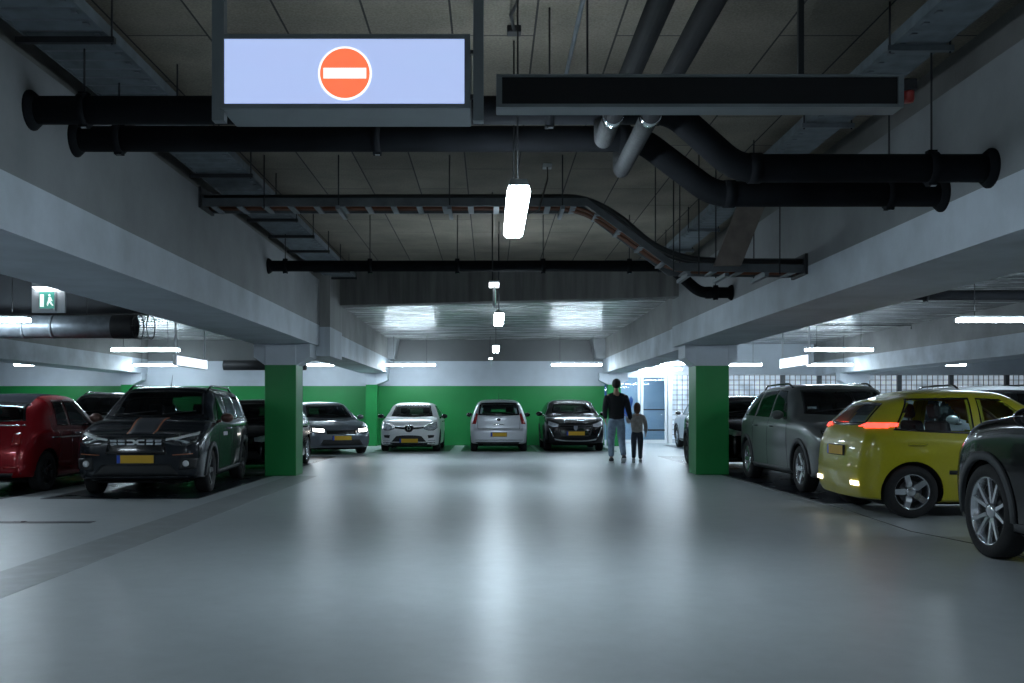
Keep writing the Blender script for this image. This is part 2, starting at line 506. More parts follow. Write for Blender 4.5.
        ring = [(.18*math.cos(t), .18*math.sin(t), 0) for t in np.linspace(0, 2*PI, 25)]
        st.tube(ring, .015, 8, cap=False, M=Mx); st.box(-.17, .17, -.03, .03, -.012, .012, M=Mx, bev=.01)
        st.build('steering_wheel', M['cabin'], c.root)
    def mirrors(c, y, z, mat, ln=.2, hh=.14, mats=None):
        y -= c.L/2
        for s in (-1, 1):
            p, nn = c.hit(y, z, 'R' if s > 0 else 'L')
            x = abs(p.x); m = MB()
            m.tube([(s*(x-.03), y+.02, z-.03), (s*(x+.06), y, z-.015)], [.025, .02], 8)
            # shell: rounded box tapering outward
            m.ellipsoid((s*(x+.05+ln/2), y, z+.03), (ln/2, .075, hh/2), 14, 8)
            o = m.build('mirror', mat, c.root)
            g = MB(); g.ellipsoid((s*(x+.05+ln/2), y+.05, z+.03), (ln/2*.85, .03, hh/2*.8), 14, 6)
            g.build('mirror_glass', M['gloss_black'], o)
    def plate(c, z, d='F', w=.52, h=.11, x=0):
        sgn = -1 if d == 'F' else 1
        p, nn = c.hit(x, z, d); y = p.y+sgn*.02
        q, _ = c.hit(x, z+h/2, d)
        y = min(y, q.y-.012) if d == 'F' else max(y, q.y+.012)
        m = MB(); m.box(x-w/2-.008, x+w/2+.008, min(y, y-sgn*.03), max(y, y-sgn*.03), z-h/2-.008, z+h/2+.008, bev=.004)
        o = m.build('plate_holder', M['plastic'], c.root)
        y2 = y+sgn*.003
        a = MB(); a.box(x-w/2, x+w/2, min(y, y2), max(y, y2), z-h/2, z+h/2)
        pl = a.build('license_plate', M['plate'], o)
        y3 = y+sgn*.0045; e = MB()
        xa, xb = (x-w/2, x-w/2+.045) if d == 'F' else (x+w/2-.045, x+w/2)
        e.box(xa, xb, min(y, y3), max(y, y3), z-h/2, z+h/2)
        e.build('blue_band', M['plate_blue'], o)
    def seams(c, lines, wd=.008):
        for (y0, z0, y1, z1) in lines:
            if abs(y1-y0) > abs(z1-z0): lo = [(y0,z0),(y1,z1)]; up = [(y0,z0+wd),(y1,z1+wd)]
            else: lo = [(y0,z0),(y0+wd,z0)]; up = [(y1,z1),(y1+wd,z1)]
            big = abs(y1-y0) > abs(z1-z0)
            c.patch('door_seam', lo, up, 'R', M['under'], off=.002, th=.006, nu=14 if big else 1, nv=1 if big else 14, mirror=True)
    def handles(c, ys, z, mat):
        for y in ys:
            for s in (-1, 1):
                p, _ = c.hit(y-c.L/2, z, 'R' if s > 0 else 'L'); x = abs(p.x)
                m = MB(); yy = y-c.L/2
                m.tube([(s*(x-.01), yy-.1, z), (s*(x+.028), yy-.075, z), (s*(x+.03), yy+.075, z), (s*(x-.01), yy+.1, z)], .014, 8)
                m.build('door_handle', mat, c.root)
    def rails(c, y0, y1, mat):
        y0 -= c.L/2; y1 -= c.L/2
        for s in (-1, 1):
            pts = []
            for k, y in enumerate(np.linspace(y0, y1, 9)):
                z0 = float(c.top(y+c.L/2)); x = s*c.W/2*c.sp.get('roof', .72)*.93
                p, _ = c.hit(x, y, 'T')
                lift = .0 if k in (0, 8) else .055
                pts.append((x, y, p.z+lift))
            m = MB(); m.tube(pts, .016, 8)
            m.build('roof_rail', mat, c.root)
    def antenna(c, y):
        p, _ = c.hit(0, y-c.L/2, 'T')
        m = MB(); m.tube([p+Vector((0,0,-.01)), p+Vector((0,.05,.06)), p+Vector((0,.12,.19))], [.012,.005,.003], 6)
        m.build('antenna', M['plastic'], c.root)
    def wipers(c, a=.5):
        pass

def side_glass(c, panes, lo_off=.015, hi_off=.028, mat=None, border=.022):
    """panes: (yb0, yb1, yt0, yt1) measured from the nose; bottom and top extents"""
    sp = c.sp
    for (b0, b1, t0, t1) in panes:
        n = 7
        yb = np.linspace(b0, b1, n); yt = np.linspace(t0, t1, n)
        lo = [(y-c.L/2, float(c.belt(y))+lo_off) for y in yb]
        up = []
        for y in yt:
            S = c.section(y); z7 = S[sum(SEG[:7])][1]
            up.append((y-c.L/2, max(z7-hi_off, float(c.belt(y))+lo_off+.03)))
        if b0 == t0 == None: pass
        c.patch('side_window', lo, up, 'R', mat or M['glass'], off=.004, th=.01, nu=10, nv=6, border=border, cut=True, mirror=True)

def windshield(c, zb, zt, wb, wt, crown_b=.02, crown_t=.02, d='F', mat=None, border=.035, name=None, wiper=True):
    lo = [(x, zb-crown_b*(1-abs(x/wb)**2)*(-1 if d == 'B' else -1)*-1) for x in np.linspace(-wb, wb, 9)]
    lo = [(x, zb+crown_b*abs(x/wb)**2) for x in np.linspace(-wb, wb, 9)]
    up = [(x, zt-crown_t*abs(x/wt)**2) for x in np.linspace(-wt, wt, 9)]
    o = c.patch(name or ('windshield' if d == 'F' else 'rear_window'), lo, up, d, mat or M['glass'], off=.004, th=.01, nu=16, nv=8, border=border, cut=True, sym=True)
    if wiper and d == 'F':
        for xa, xb in ((-wb*.75, -wb*.05), (wb*.1, wb*.8)):
            pts = []
            for t in np.linspace(0, 1, 6):
                p, n = c.hit(xa+(xb-xa)*t, zb+.035+.05*t, d); pts.append(p+n*.02)
            m = MB(); m.tube(pts, .008, 6); m.build('wiper', M['plastic'], c.root)
    return o
# ---- body plans: hatchback, tall estate, SUV ...
def prof(L, nose, hood, cowl, yc, yrf, H, yrr, ztail, nosefl=.0):
    """centre-line height profile, y from the nose"""
    return [(0,nose),(.12,nose+(hood-nose)*.55),(.35,hood),(yc*.75,cowl-.03),(yc,cowl),(yc+(yrf-yc)*.5,cowl+(H-.02-cowl)*.58),(yrf,H-.02),(yrf+.45,H),(yrr,H-.015),(L,ztail)]

def clio():
    L = 4.06
    sp = dict(L=L, W=1.73, H=1.45, wb=2.59, fo=.80, r=.31, gc=.17, roof=.70,
        top=prof(L, .74, .90, 1.0, 1.12, 1.95, 1.45, 3.2, 1.36),
        belt=[(0,.66),(.4,.82),(1.1,.93),(2.5,.97),(4.06,1.02)],
        setF=[(.15,.06),(.3,.0),(.5,.0),(.65,.03),(.8,.14),(1,.2)], setR=[(.15,.08),(.4,0),(.8,.03),(1.0,.10),(1.35,.42),(1.5,.5)],
        planF=[(0,.66),(.05,.77),(.14,.88),(.35,.965),(.75,1)])
    p = paint('white_paint', (.88,.89,.90), metal=0, rough=.3)
    c = Car('hatchback_car', 'white hatchback with a diamond emblem facing out from the back wall', 'car', sp, p, (-2.2, 28.9, 0), 0)
    windshield(c, 1.0, 1.37, .62, .52)
    side_glass(c, [(1.45,2.3,1.98,2.3),(2.36,3.2,2.36,3.05)])
    windshield(c, 1.03, 1.3, .52, .46, d='B')
    c.patch('headlight', [(.43,.66),(.56,.62),(.70,.62),(.80,.69)], [(.42,.735),(.56,.80),(.68,.85),(.78,.86)], 'F', M['lens'], nu=12, nv=6, mirror=True, border=.014)
    c.patch('grille', [(-.46,.69),(-.2,.655),(0,.64),(.2,.655),(.46,.69)], [(-.46,.73),(-.2,.71),(0,.71),(.2,.71),(.46,.73)], 'F', M['gloss_black'], nu=16, nv=3, sym=True)
    c.patch('badge_surround', [(-.135,.665),(-.07,.585),(0,.57),(.07,.585),(.135,.665)], [(-.135,.70),(-.08,.775),(0,.79),(.08,.775),(.135,.70)], 'F', M['gloss_black'], off=.014, th=.03, nu=14, nv=4, sym=True)
    p0, n0 = c.hit(0, .68, 'F'); e = MB()
    for s in (-1, 1):
        e.prism([(0,.775),(s*.058,.68),(0,.585),(0,.615),(s*.036,.68),(0,.745)], p0.y-.035, p0.y-.02)
    e.build('diamond_emblem', M['chrome'], c.root)
    c.patch('grille_trim', [(.13,.695),(.38,.708)], [(.13,.705),(.38,.72)], 'F', M['chrome'], off=.012, th=.02, nu=6, nv=1, mirror=True)
    c.patch('lower_grille', [(-.50,.30),(.50,.30)], [(-.36,.46),(-.2,.48),(0,.485),(.2,.48),(.36,.46)], 'F', M['plastic'], nu=14, nv=4)
    c.patch('fog_surround', [(.56,.40),(.70,.42)], [(.54,.49),(.72,.49)], 'F', M['plastic'], nu=6, nv=3, mirror=True, off=.01)
    c.patch('bumper_trim', [(.55,.33),(.74,.33)], [(.55,.345),(.74,.345)], 'F', M['chrome'], nu=6, nv=1, mirror=True, off=.01)
    c.patch('front_lip', [(-.72,.215),(.72,.215)], [(-.74,.28),(.74,.28)], 'F', M['plastic'], nu=14, nv=1, off=.01)
    c.plate(.33)
    c.patch('taillight', [(.52,.85),(.74,.85)], [(.50,.98),(.72,1.02)], 'B', M['lens_red'], nu=6, nv=4, mirror=True)
    c.mirrors(1.42, .99, M['gloss_black'])
    c.seams([(1.25-L/2,.3,1.35-L/2,.9),(2.33-L/2,.28,2.33-L/2,.95)])
    c.handles([2.1, 3.0], .86, M['gloss_black'])
    c.finish(); c.underbody(); c.wheels('cover', M['alloy']); c.cabin(1.2, 3.8)
    return c

def sirion():
    L = 3.6
    sp = dict(L=L, W=1.665, H=1.53, wb=2.43, fo=.66, r=.295, gc=.19, roof=.70,
        top=prof(L, .76, .92, 1.02, .95, 1.7, 1.53, 2.9, 1.50),
        belt=[(0,.68),(.4,.85),(1.,.95),(2.5,.98),(3.6,.99)],
        setF=[(.15,.06),(.3,.0),(.5,.0),(.8,.12),(1,.2)], setR=[(.15,.06),(.35,0),(.62,.01),(.66,.05),(.95,.08),(1.35,.26),(1.55,.36)],
        planR=[(0,.86),(.04,.92),(.12,.965),(.35,.99),(.8,1)], lenR=.9)
    p = paint('silver_paint', (.66,.68,.73), metal=.35, rough=.3)
    c = Car('hatchback_car', 'small silver hatchback showing its rear, middle of the back wall', 'car', sp, p, (.24, 28.9, 0), PI)
    windshield(c, 1.04, 1.42, .60, .51, mat=M['glass_clear'])
    side_glass(c, [(1.2,1.95,1.72,1.95),(2.01,2.75,2.01,2.75)])
    windshield(c, 1.04, 1.43, .60, .545, d='B', border=.05, mat=M['glass_clear'])
    c.patch('taillight', [(.655,.80),(.77,.80)], [(.60,1.08),(.645,1.12)], 'B', M['lens_red'], nu=6, nv=8, mirror=True, off=.014, th=.03)
    c.patch('tailgate_seam', [(-.60,.655),(.60,.655)], [(-.60,.665),(.60,.665)], 'B', M['under'], nu=12, nv=1, off=.002)
    c.patch('tailgate_seam', [(.60,.66),(.61,.66)], [(.62,1.0),(.63,1.0)], 'B', M['under'], nu=1, nv=8, off=.002, mirror=True)
    c.patch('handle_recess', [(-.16,.77),(.16,.77)], [(-.13,.80),(.13,.80)], 'B', M['chrome'], nu=6, nv=1)
    p0, _ = c.hit(0, .93, 'B'); e = MB(); e.ellipsoid((0, p0.y+.01, .93), (.06, .012, .04)); e.box(-.05, .06, p0.y+.005, p0.y+.02, .92, .935)
    e.build('emblem', M['gloss_black'], c.root)
    c.patch('bumper_crease', [(-.70,.33),(.70,.33)], [(-.70,.35),(.70,.35)], 'B', M['chrome'], nu=12, nv=1, off=.003)
    c.patch('rear_lip', [(-.66,.235),(.66,.235)], [(-.70,.285),(.70,.285)], 'B', M['plastic'], nu=12, nv=1, off=.006)
    c.plate(.50, 'B', .46, .11)
    p1, n1 = c.hit(0, 1.09, 'B'); w = MB(); w.tube([p1+Vector((0,.02,0)), p1+Vector((.16,.02,.0)), p1+Vector((.34,.0,.05))], .009, 6); w.build('rear_wiper', M['plastic'], c.root)
    c.patch('headlight', [(.45,.66),(.75,.68)], [(.45,.80),(.72,.88)], 'F', M['lens'], nu=8, nv=5, mirror=True)
    c.patch('grille', [(-.4,.6),(.4,.6)], [(-.4,.7),(.4,.7)], 'F', M['plastic'])
    c.mirrors(1.15, 1.03, M['gloss_black'])
    c.antenna(2.9)
    c.finish(); c.underbody(); c.wheels('cover', M['alloy'], w=.185); c.cabin(1.05, 3.3)
    return c

def peugeot():
    L = 4.3
    sp = dict(L=L, W=1.77, H=1.55, wb=2.605, fo=.86, r=.335, gc=.20, roof=.72,
        top=prof(L, .86, 1.0, 1.08, 1.25, 2.05, 1.54, 3.4, 1.45),
        belt=[(0,.76),(.4,.93),(1.2,1.02),(2.5,1.04),(4.3,1.10)],
        setF=[(.15,.10),(.3,.02),(.5,.0),(.8,.02),(.92,.08),(1.1,.16)], setR=[(.15,.08),(.4,0),(.9,.05),(1.1,.12),(1.5,.45)],
        planF=[(0,.72),(.05,.82),(.14,.92),(.35,.975),(.75,1)])
    p = pmat('black_car_paint', (.005,.0055,.007), rough=.18, noise=.1, spec=.15, coat=.4)
    c = Car('compact_suv', 'black compact suv with a shield emblem facing out from the back wall', 'car', sp, p, (2.35, 29.35, 0), 0)
    windshield(c, 1.09, 1.46, .64, .55)
    side_glass(c, [(1.6,2.45,2.1,2.45),(2.51,3.4,2.51,3.2)])
    windshield(c, 1.12, 1.4, .56, .5, d='B')
    c.patch('headlight', [(.50,.72),(.66,.70),(.80,.76)], [(.48,.80),(.64,.85),(.78,.90)], 'F', M['lens'], nu=10, nv=5, mirror=True, border=.012)
    c.patch('grille', [(-.42,.44),(0,.40),(.42,.44)], [(-.52,.82),(0,.86),(.52,.82)], 'F', M['gloss_black'], nu=16, nv=8, sym=True)
    for k in range(5):
        z = .46+.075*k; w = .36+.03*k
        c.patch('grille_bar', [(-w,z),(w,z)], [(-w,z+.012),(w,z+.012)], 'F', M['clad'], nu=14, nv=1, off=.014, th=.02)
    c.patch('daylight_fang', [(.63,.44),(.66,.44)], [(.735,.68),(.765,.68)], 'F', M['chrome'], nu=2, nv=8, mirror=True, off=.012)
    c.patch('hood_trim', [(-.38,.895),(.38,.895)], [(-.38,.915),(.38,.915)], 'F', M['chrome'], nu=14, nv=1, off=.012)
    c.patch('bumper_trim', [(-.58,.335),(-.3,.30),(0,.295),(.3,.30),(.58,.335)], [(-.62,.385),(-.3,.335),(0,.33),(.3,.335),(.62,.385)], 'F', M['chrome'], nu=16, nv=1, off=.014, sym=True)
    p0, _ = c.hit(0, .68, 'F'); e = MB()
    e.prism([(-.055,.75),(.055,.75),(.055,.66),(0,.60),(-.055,.66)], p0.y-.03, p0.y-.018)
    e.build('shield_emblem', M['chrome'], c.root)
    c.plate(.53)
    c.patch('taillight', [(-.74,.95),(.74,.95)], [(-.74,1.05),(.74,1.05)], 'B', M['lens_red'], nu=14, nv=2)
    c.mirrors(1.6, 1.06, M['gloss_black'], ln=.21)
    c.cladding(M['plastic'])
    c.seams([(1.4-L/2,.3,1.45-L/2,1.0),(2.48-L/2,.3,2.48-L/2,1.03)])
    c.finish(); c.underbody(); c.wheels('spoke5', M['alloy_dark']); c.cabin(1.3, 4.0)
    return c

def jogger():
    L = 4.55
    sp = dict(L=L, W=1.80, H=1.63, wb=2.90, fo=.83, r=.325, gc=.21, roof=.73,
        top=prof(L, .80, .93, 1.12, 1.18, 1.98, 1.61, 3.7, 1.58),
        belt=[(0,.74),(.4,.90),(1.15,1.04),(2.5,1.05),(3.5,1.06),(4.55,1.10)],
        setF=[(.2,.08),(.34,.0),(.5,.0),(.84,.03),(.96,.1),(1.15,.16)], setR=[(.2,.06),(.4,0),(1.0,.03),(1.2,.08),(1.6,.25)],
        planF=[(0,.77),(.05,.85),(.14,.93),(.35,.98),(.75,1)], planR=[(0,.88),(.05,.93),(.14,.97),(.35,.99),(.8,1)], lenR=.8)
    p = pmat('slate_paint', (.014,.017,.022), rough=.2, noise=.05, metal=.1, spec=.2, coat=.4)
    c = Car('estate_car', 'tall black estate car with orange hood stripes beside the left green pillar', 'car', sp, p, (-4.88, 15.35, 0), math.radians(5))
    windshield(c, 1.11, 1.53, .68, .58)
    side_glass(c, [(1.55,2.42,2.03,2.42),(2.50,3.32,2.50,3.28),(3.40,4.08,3.38,3.95)], mat=M['glass'])
    windshield(c, 1.15, 1.5, .62, .56, d='B')
    for s in (1,):
        c.patch('headlight', [(.36,.765),(.50,.73),(.66,.71),(.80,.77)], [(.36,.815),(.55,.845),(.70,.885),(.80,.93)], 'F', M['lens_dark'], nu=12, nv=6, mirror=True, puff=.01)
        c.patch('daylight_strip', [(.40,.785),(.56,.795),(.80,.865)], [(.40,.80),(.56,.825),(.80,.895)], 'F', M['white_mark'], nu=10, nv=1, mirror=True, off=.02, th=.02)
        c.patch('daylight_strip', [(.52,.79),(.68,.745)], [(.56,.80),(.72,.76)], 'F', M['lens'], nu=6, nv=1, mirror=True, off=.02, th=.02)
    c.patch('grille', [(-.42,.60),(.42,.60)], [(-.37,.825),(.37,.825)], 'F', M['gloss_black'], nu=14, nv=6)
    gb = MB(); p0, _ = c.hit(0, .77, 'F'); ya, yb = p0.y-.032, p0.y-.012
    for s in (-1, 1):
        for (x0, x1) in ((.145,.235),(.262,.345)):
            for (z0, z1) in ((.735,.765),(.778,.808)):
                k = .012 if s > 0 else -.012
                xa, xb = sorted((s*x0, s*x1))
                gb.prism([(xa,z0),(xb,z0),(xb+k*.6,z1),(xa+k*.6,z1)], ya+.012*(x0 > .2), yb+.03)
    gb.build('grille_bar', M['lens'], c.root)
    em = MB()   # two interlocking open letters meeting in the middle
    em.prism([(-.118,.808),(-.03,.808),(.0,.785),(.0,.758),(-.03,.735),(-.118,.735),(-.118,.755),(-.045,.755),(-.028,.766),(-.028,.778),(-.045,.788),(-.118,.788)], ya-.006, yb)
    em.prism([(.118,.808),(.03,.808),(.002,.785),(.002,.758),(.03,.735),(.118,.735),(.118,.755),(.045,.755),(.03,.766),(.03,.778),(.045,.788),(.118,.788)], ya-.006, yb)
    em.build('emblem', M['white_mark'], c.root)
    org = pmat('orange_stripe', (.42,.13,.05), .4, noise=.05)
    gry = pmat('grey_stripe', (.05,.055,.065), .35, noise=.05)
    y0 = -L/2
    c.patch('hood_stripe', [(-.17,y0+.22),(.17,y0+.22)], [(-.19,y0+1.08),(.19,y0+1.08)], 'T', gry, off=.003, th=.004, nu=6, nv=12)
    c.patch('hood_stripe', [(.17,y0+.22),(.192,y0+.22)], [(.19,y0+1.08),(.215,y0+1.08)], 'T', org, off=.004, th=.004, nu=2, nv=12, mirror=True)
    c.patch('lower_grille', [(-.60,.30),(.60,.30)], [(-.46,.46),(.46,.46)], 'F', M['plastic'], nu=14, nv=4)
    c.patch('skid_plate', [(-.66,.235),(.66,.235)], [(-.70,.29),(.70,.29)], 'F', M['clad'], nu=14, nv=1, off=.016, th=.03)
    c.patch('fog_surround', [(.58,.38),(.80,.40)], [(.60,.56),(.82,.54)], 'F', M['plastic'], nu=6, nv=4, mirror=True, off=.01)
    for s in (-1, 1):
        q, n = c.hit(s*.68, .47, 'F'); f = MB(); f.ellipsoid(q+n*.015, (.045,.025,.045)); f.build('fog_light', M['white_mark'], c.root)
    c.patch('bumper_trim', [(.50,.585),(.76,.60)], [(.50,.597),(.76,.612)], 'F', org, nu=6, nv=1, off=.012, mirror=True)
    c.plate(.535, w=.50)
    c.patch('taillight', [(.70,.85),(.80,.85)], [(.66,1.3),(.76,1.3)], 'B', M['lens_red'], nu=3, nv=8, mirror=True)
    c.mirrors(1.5, 1.07, pmat('copper_mirror', (.10,.05,.04), .3, .4, noise=.05), ln=.2, hh=.15)
    c.cladding(M['clad'], w=.06)
    c.rails(1.95, 4.0, M['gloss_black']); c.antenna(2.1)
    c.seams([(1.33-L/2,.3,1.4-L/2,1.0),(2.46-L/2,.3,2.46-L/2,1.03),(3.36-L/2,.45,3.36-L/2,1.04)])
    c.handles([2.25, 3.15], .93, M['chrome'])
    # pale lettering panel on the door, too small to read
    for k, (a, b) in enumerate(((1.75,1.80),(1.83,1.86),(1.89,1.94),(1.97,2.0),(2.03,2.08))):
        c.patch('door_lettering', [(a-L/2,.82),(b-L/2,.82)], [(a-L/2,.88),(b-L/2,.88)], 'R', M['white_mark'], nu=2, nv=2, off=.003, th=.004)
    c.finish(); c.underbody(); c.wheels('spoke5', M['alloy_dark']); c.cabin(1.25, 4.2)
    return c

def fiat():
    L = 3.57
    sp = dict(L=L, W=1.63, H=1.49, wb=2.30, fo=.70, r=.30, gc=.18, roof=.72, roof_range=(1.75, 3.35),
        top=prof(L, .74, .90, 1.0, .92, 1.62, 1.49, 2.5, 1.30),
        belt=[(0,.66),(.4,.84),(1.,.93),(2.2,.96),(3.57,.98)],
        setF=[(.15,.08),(.35,0),(.6,.02),(.85,.14),(1,.2)], setR=[(.15,.10),(.35,.0),(.6,.02),(.85,.12),(1.0,.2),(1.3,.42),(1.5,.55)],
        planF=[(0,.62),(.05,.74),(.14,.86),(.35,.955),(.75,1)], planR=[(0,.74),(.05,.83),(.14,.91),(.35,.97),(.8,1)], lenR=1.0)
    p = paint('red_paint', (.30,.008,.014), metal=.3, rough=.22)
    rf = pmat('soft_top_cloth', (.012,.014,.02), .95, spec=.1, noise=.15, scale=60, bump=.1)
    c = Car('convertible_car', 'red small convertible with black fabric roof seen from behind at the left edge', 'car', sp, p, (-7.08, 15.4, 0), PI, roof_mat=rf)
    windshield(c, 1.01, 1.4, .58, .5)
    side_glass(c, [(1.2,2.12,1.66,2.12),(2.19,2.62,2.19,2.52)])
    windshield(c, 1.04, 1.35, .60, .50, d='B', border=.03)
    c.patch('rear_window_trim', [(-.62,.985),(.62,.985)], [(-.62,1.0),(.62,1.0)], 'B', M['chrome'], nu=10, nv=1, off=.01)
    c.patch('taillight', [(.50,.70),(.62,.69)], [(.50,.88),(.60,.88)], 'B', M['lens_red'], nu=5, nv=6, mirror=True, off=.02, th=.04, puff=.02)
    c.patch('rear_reflector', [(.40,.36),(.62,.36)], [(.40,.40),(.62,.40)], 'B', M['lens_red'], nu=5, nv=1, mirror=True, off=.01)
    c.patch('tailgate_trim', [(-.12,.60),(.12,.60)], [(-.12,.64),(.12,.64)], 'B', M['chrome'], nu=6, nv=2, off=.012, th=.02)
    c.patch('rear_lip', [(-.6,.23),(.6,.23)], [(-.64,.30),(.64,.30)], 'B', M['plastic'], nu=10, nv=1, off=.006)
    q, n = c.hit(0, .80, 'B'); e = MB(); e.lathe([(-.01,.055),(.012,.05),(.014,.001)], 20, 'y', c=q+Vector((0,.005,0))); e.build('round_emblem', M['chrome'], c.root)
    c.plate(.50, 'B')
    c.patch('headlight', [(.48,.58),(.66,.60)], [(.48,.76),(.64,.78)], 'F', M['lens'], nu=6, nv=5, mirror=True, puff=.02)
    c.patch('belt_trim', [(1.0-L/2,.80),(2.9-L/2,.80)], [(1.0-L/2,.815),(2.9-L/2,.815)], 'R', M['chrome'], nu=14, nv=1, mirror=True, off=.008)
    c.mirrors(1.15, 1.0, M['gloss_black'], ln=.18)
    c.seams([(1.05-L/2,.28,1.12-L/2,.9),(2.16-L/2,.28,2.16-L/2,.95)])
    c.handles([1.95], .86, M['chrome'])
    c.finish(); c.underbody(); c.wheels('multi', M['alloy_dark']); c.cabin(1.0, 3.0)
    return c

def suv_like(name, label, mat, loc, rz, L=4.45, W=1.84, H=1.62, rim='spoke5', rimmat=None, glass=None, clad=True, extra=None, steep=.25, scale=.945, dz=0., rails=True, r=.345, wb=2.68, fo=.88):
    hb = .98
    sp = dict(L=L, W=W, H=H, wb=wb, fo=fo, r=r, gc=.22, roof=.72, scale=scale,
        top=prof(L, .86+dz, 1.0+dz, 1.10+dz, 1.25, 2.05, H, L-.9, H-.10),
        belt=[(0,.76+dz),(.4,.94+dz),(1.2,1.03+dz),(2.5,1.05+dz),(L,1.09+dz)],
        setF=[(.2,.1),(.34,.01),(.5,0),(.8,.02),(.92,.1),(1.1,.18)], setR=[(.2,.08),(.4,0),(.95,.04),(1.15,.12),(1.6,steep+.2)],
        planF=[(0,.72),(.05,.82),(.14,.92),(.35,.975),(.75,1)])
    c = Car(name, label, 'car', sp, mat, loc, rz)
    gl = glass or M['glass']
    windshield(c, 1.11+dz, H-.09, W*.37, W*.315, mat=gl)
    side_glass(c, [(1.6,2.48,2.1,2.48),(2.55,3.35,2.55,3.30),(3.42,L-.42,3.40,L-.62)], mat=gl)
    windshield(c, 1.14+dz, H-.16, W*.33, W*.3, d='B', mat=gl)
    c.patch('headlight', [(.50,.72),(.66,.70),(.80,.76)], [(.46,.80),(.64,.84),(.80,.90)], 'F', M['lens'], nu=10, nv=5, mirror=True, border=.012)
    c.patch('grille', [(-.42,.52),(0,.50),(.42,.52)], [(-.46,.80),(0,.83),(.46,.80)], 'F', M['gloss_black'], nu=14, nv=6)
    c.patch('lower_grille', [(-.6,.3),(.6,.3)], [(-.5,.44),(.5,.44)], 'F', M['plastic'], nu=14, nv=3)
    c.patch('taillight', [(.50,.86),(.80,.86)], [(.50,1.0),(.78,1.03)], 'B', M['lens_red'], nu=8, nv=4, mirror=True)
    c.plate(.50); c.plate(.62, 'B')
    c.mirrors(1.62, 1.08, mat, ln=.2)
    if clad: c.cladding(M['clad'], w=.055)
    if rails: c.rails(2.1, L-.75, M['gloss_black'])
    c.seams([(1.42-L/2,.32,1.5-L/2,1.0),(2.52-L/2,.32,2.52-L/2,1.03),(3.38-L/2,.6,3.38-L/2,1.04)])
    c.handles([2.3, 3.2], .93, mat)
    if extra: extra(c)
    c.finish(); c.underbody(); c.wheels(rim, rimmat or M['alloy'], ratio=.74 if rim == 'twin5' else .68); c.cabin(1.3, L-.35)
    return c

def hatch_like(name, label, mat, loc, rz, L=4.2, panes=None, scale=.945, W=1.78, H=1.45, rim='spoke5', rimmat=None, glass=None, extra=None, r=.315, gmirror=None):
    sp = dict(L=L, W=W, H=H, wb=L*.62, fo=.84, scale=scale, r=r, gc=.17, roof=.70,
        top=prof(L, .72, .86, .97, 1.15, 2.0, H, L-(.95 if L > 3.9 else .5), H-.12),
        belt=[(0,.64),(.4,.80),(1.15,.90),(2.5,.94),(L,1.0)],
        setF=[(.15,.08),(.3,0),(.5,0),(.7,.06),(.9,.2)], setR=[(.15,.08),(.4,0),(.8,.03),(1.0,.1),(1.4,.45)],
        planF=[(0,.68),(.05,.79),(.14,.9),(.35,.97),(.75,1)])
    c = Car(name, label, 'car', sp, mat, loc, rz)
    gl = glass or M['glass']
    windshield(c, .985, H-.08, W*.365, W*.305, mat=gl)
    side_glass(c, panes or [(1.5,2.35,2.05,2.35),(2.42,3.25,2.42,3.05)], mat=gl)
    windshield(c, 1.04, H-.15, W*.32, W*.28, d='B', mat=gl)
    c.patch('headlight', [(.44,.60),(.60,.58),(.78,.64)], [(.42,.68),(.60,.73),(.76,.76)], 'F', M['lens'], nu=10, nv=5, mirror=True, border=.012)
    c.patch('grille', [(-.40,.56),(0,.55),(.40,.56)], [(-.42,.66),(0,.67),(.42,.66)], 'F', M['gloss_black'], nu=14, nv=4)
    c.patch('lower_grille', [(-.6,.26),(.6,.26)], [(-.5,.42),(.5,.42)], 'F', M['plastic'], nu=14, nv=3)
    c.plate(.46)
    c.mirrors(1.48, .98, gmirror or mat, ln=.19)
    c.seams([(1.28-L/2,.28,1.36-L/2,.88),(2.38-L/2,.28,2.38-L/2,.92)])
    c.handles([2.15, 3.05], .84, mat)
    if extra: extra(c)
    c.finish(); c.underbody(); c.wheels(rim, rimmat or M['alloy']); c.cabin(1.25, L-.35)
    return c

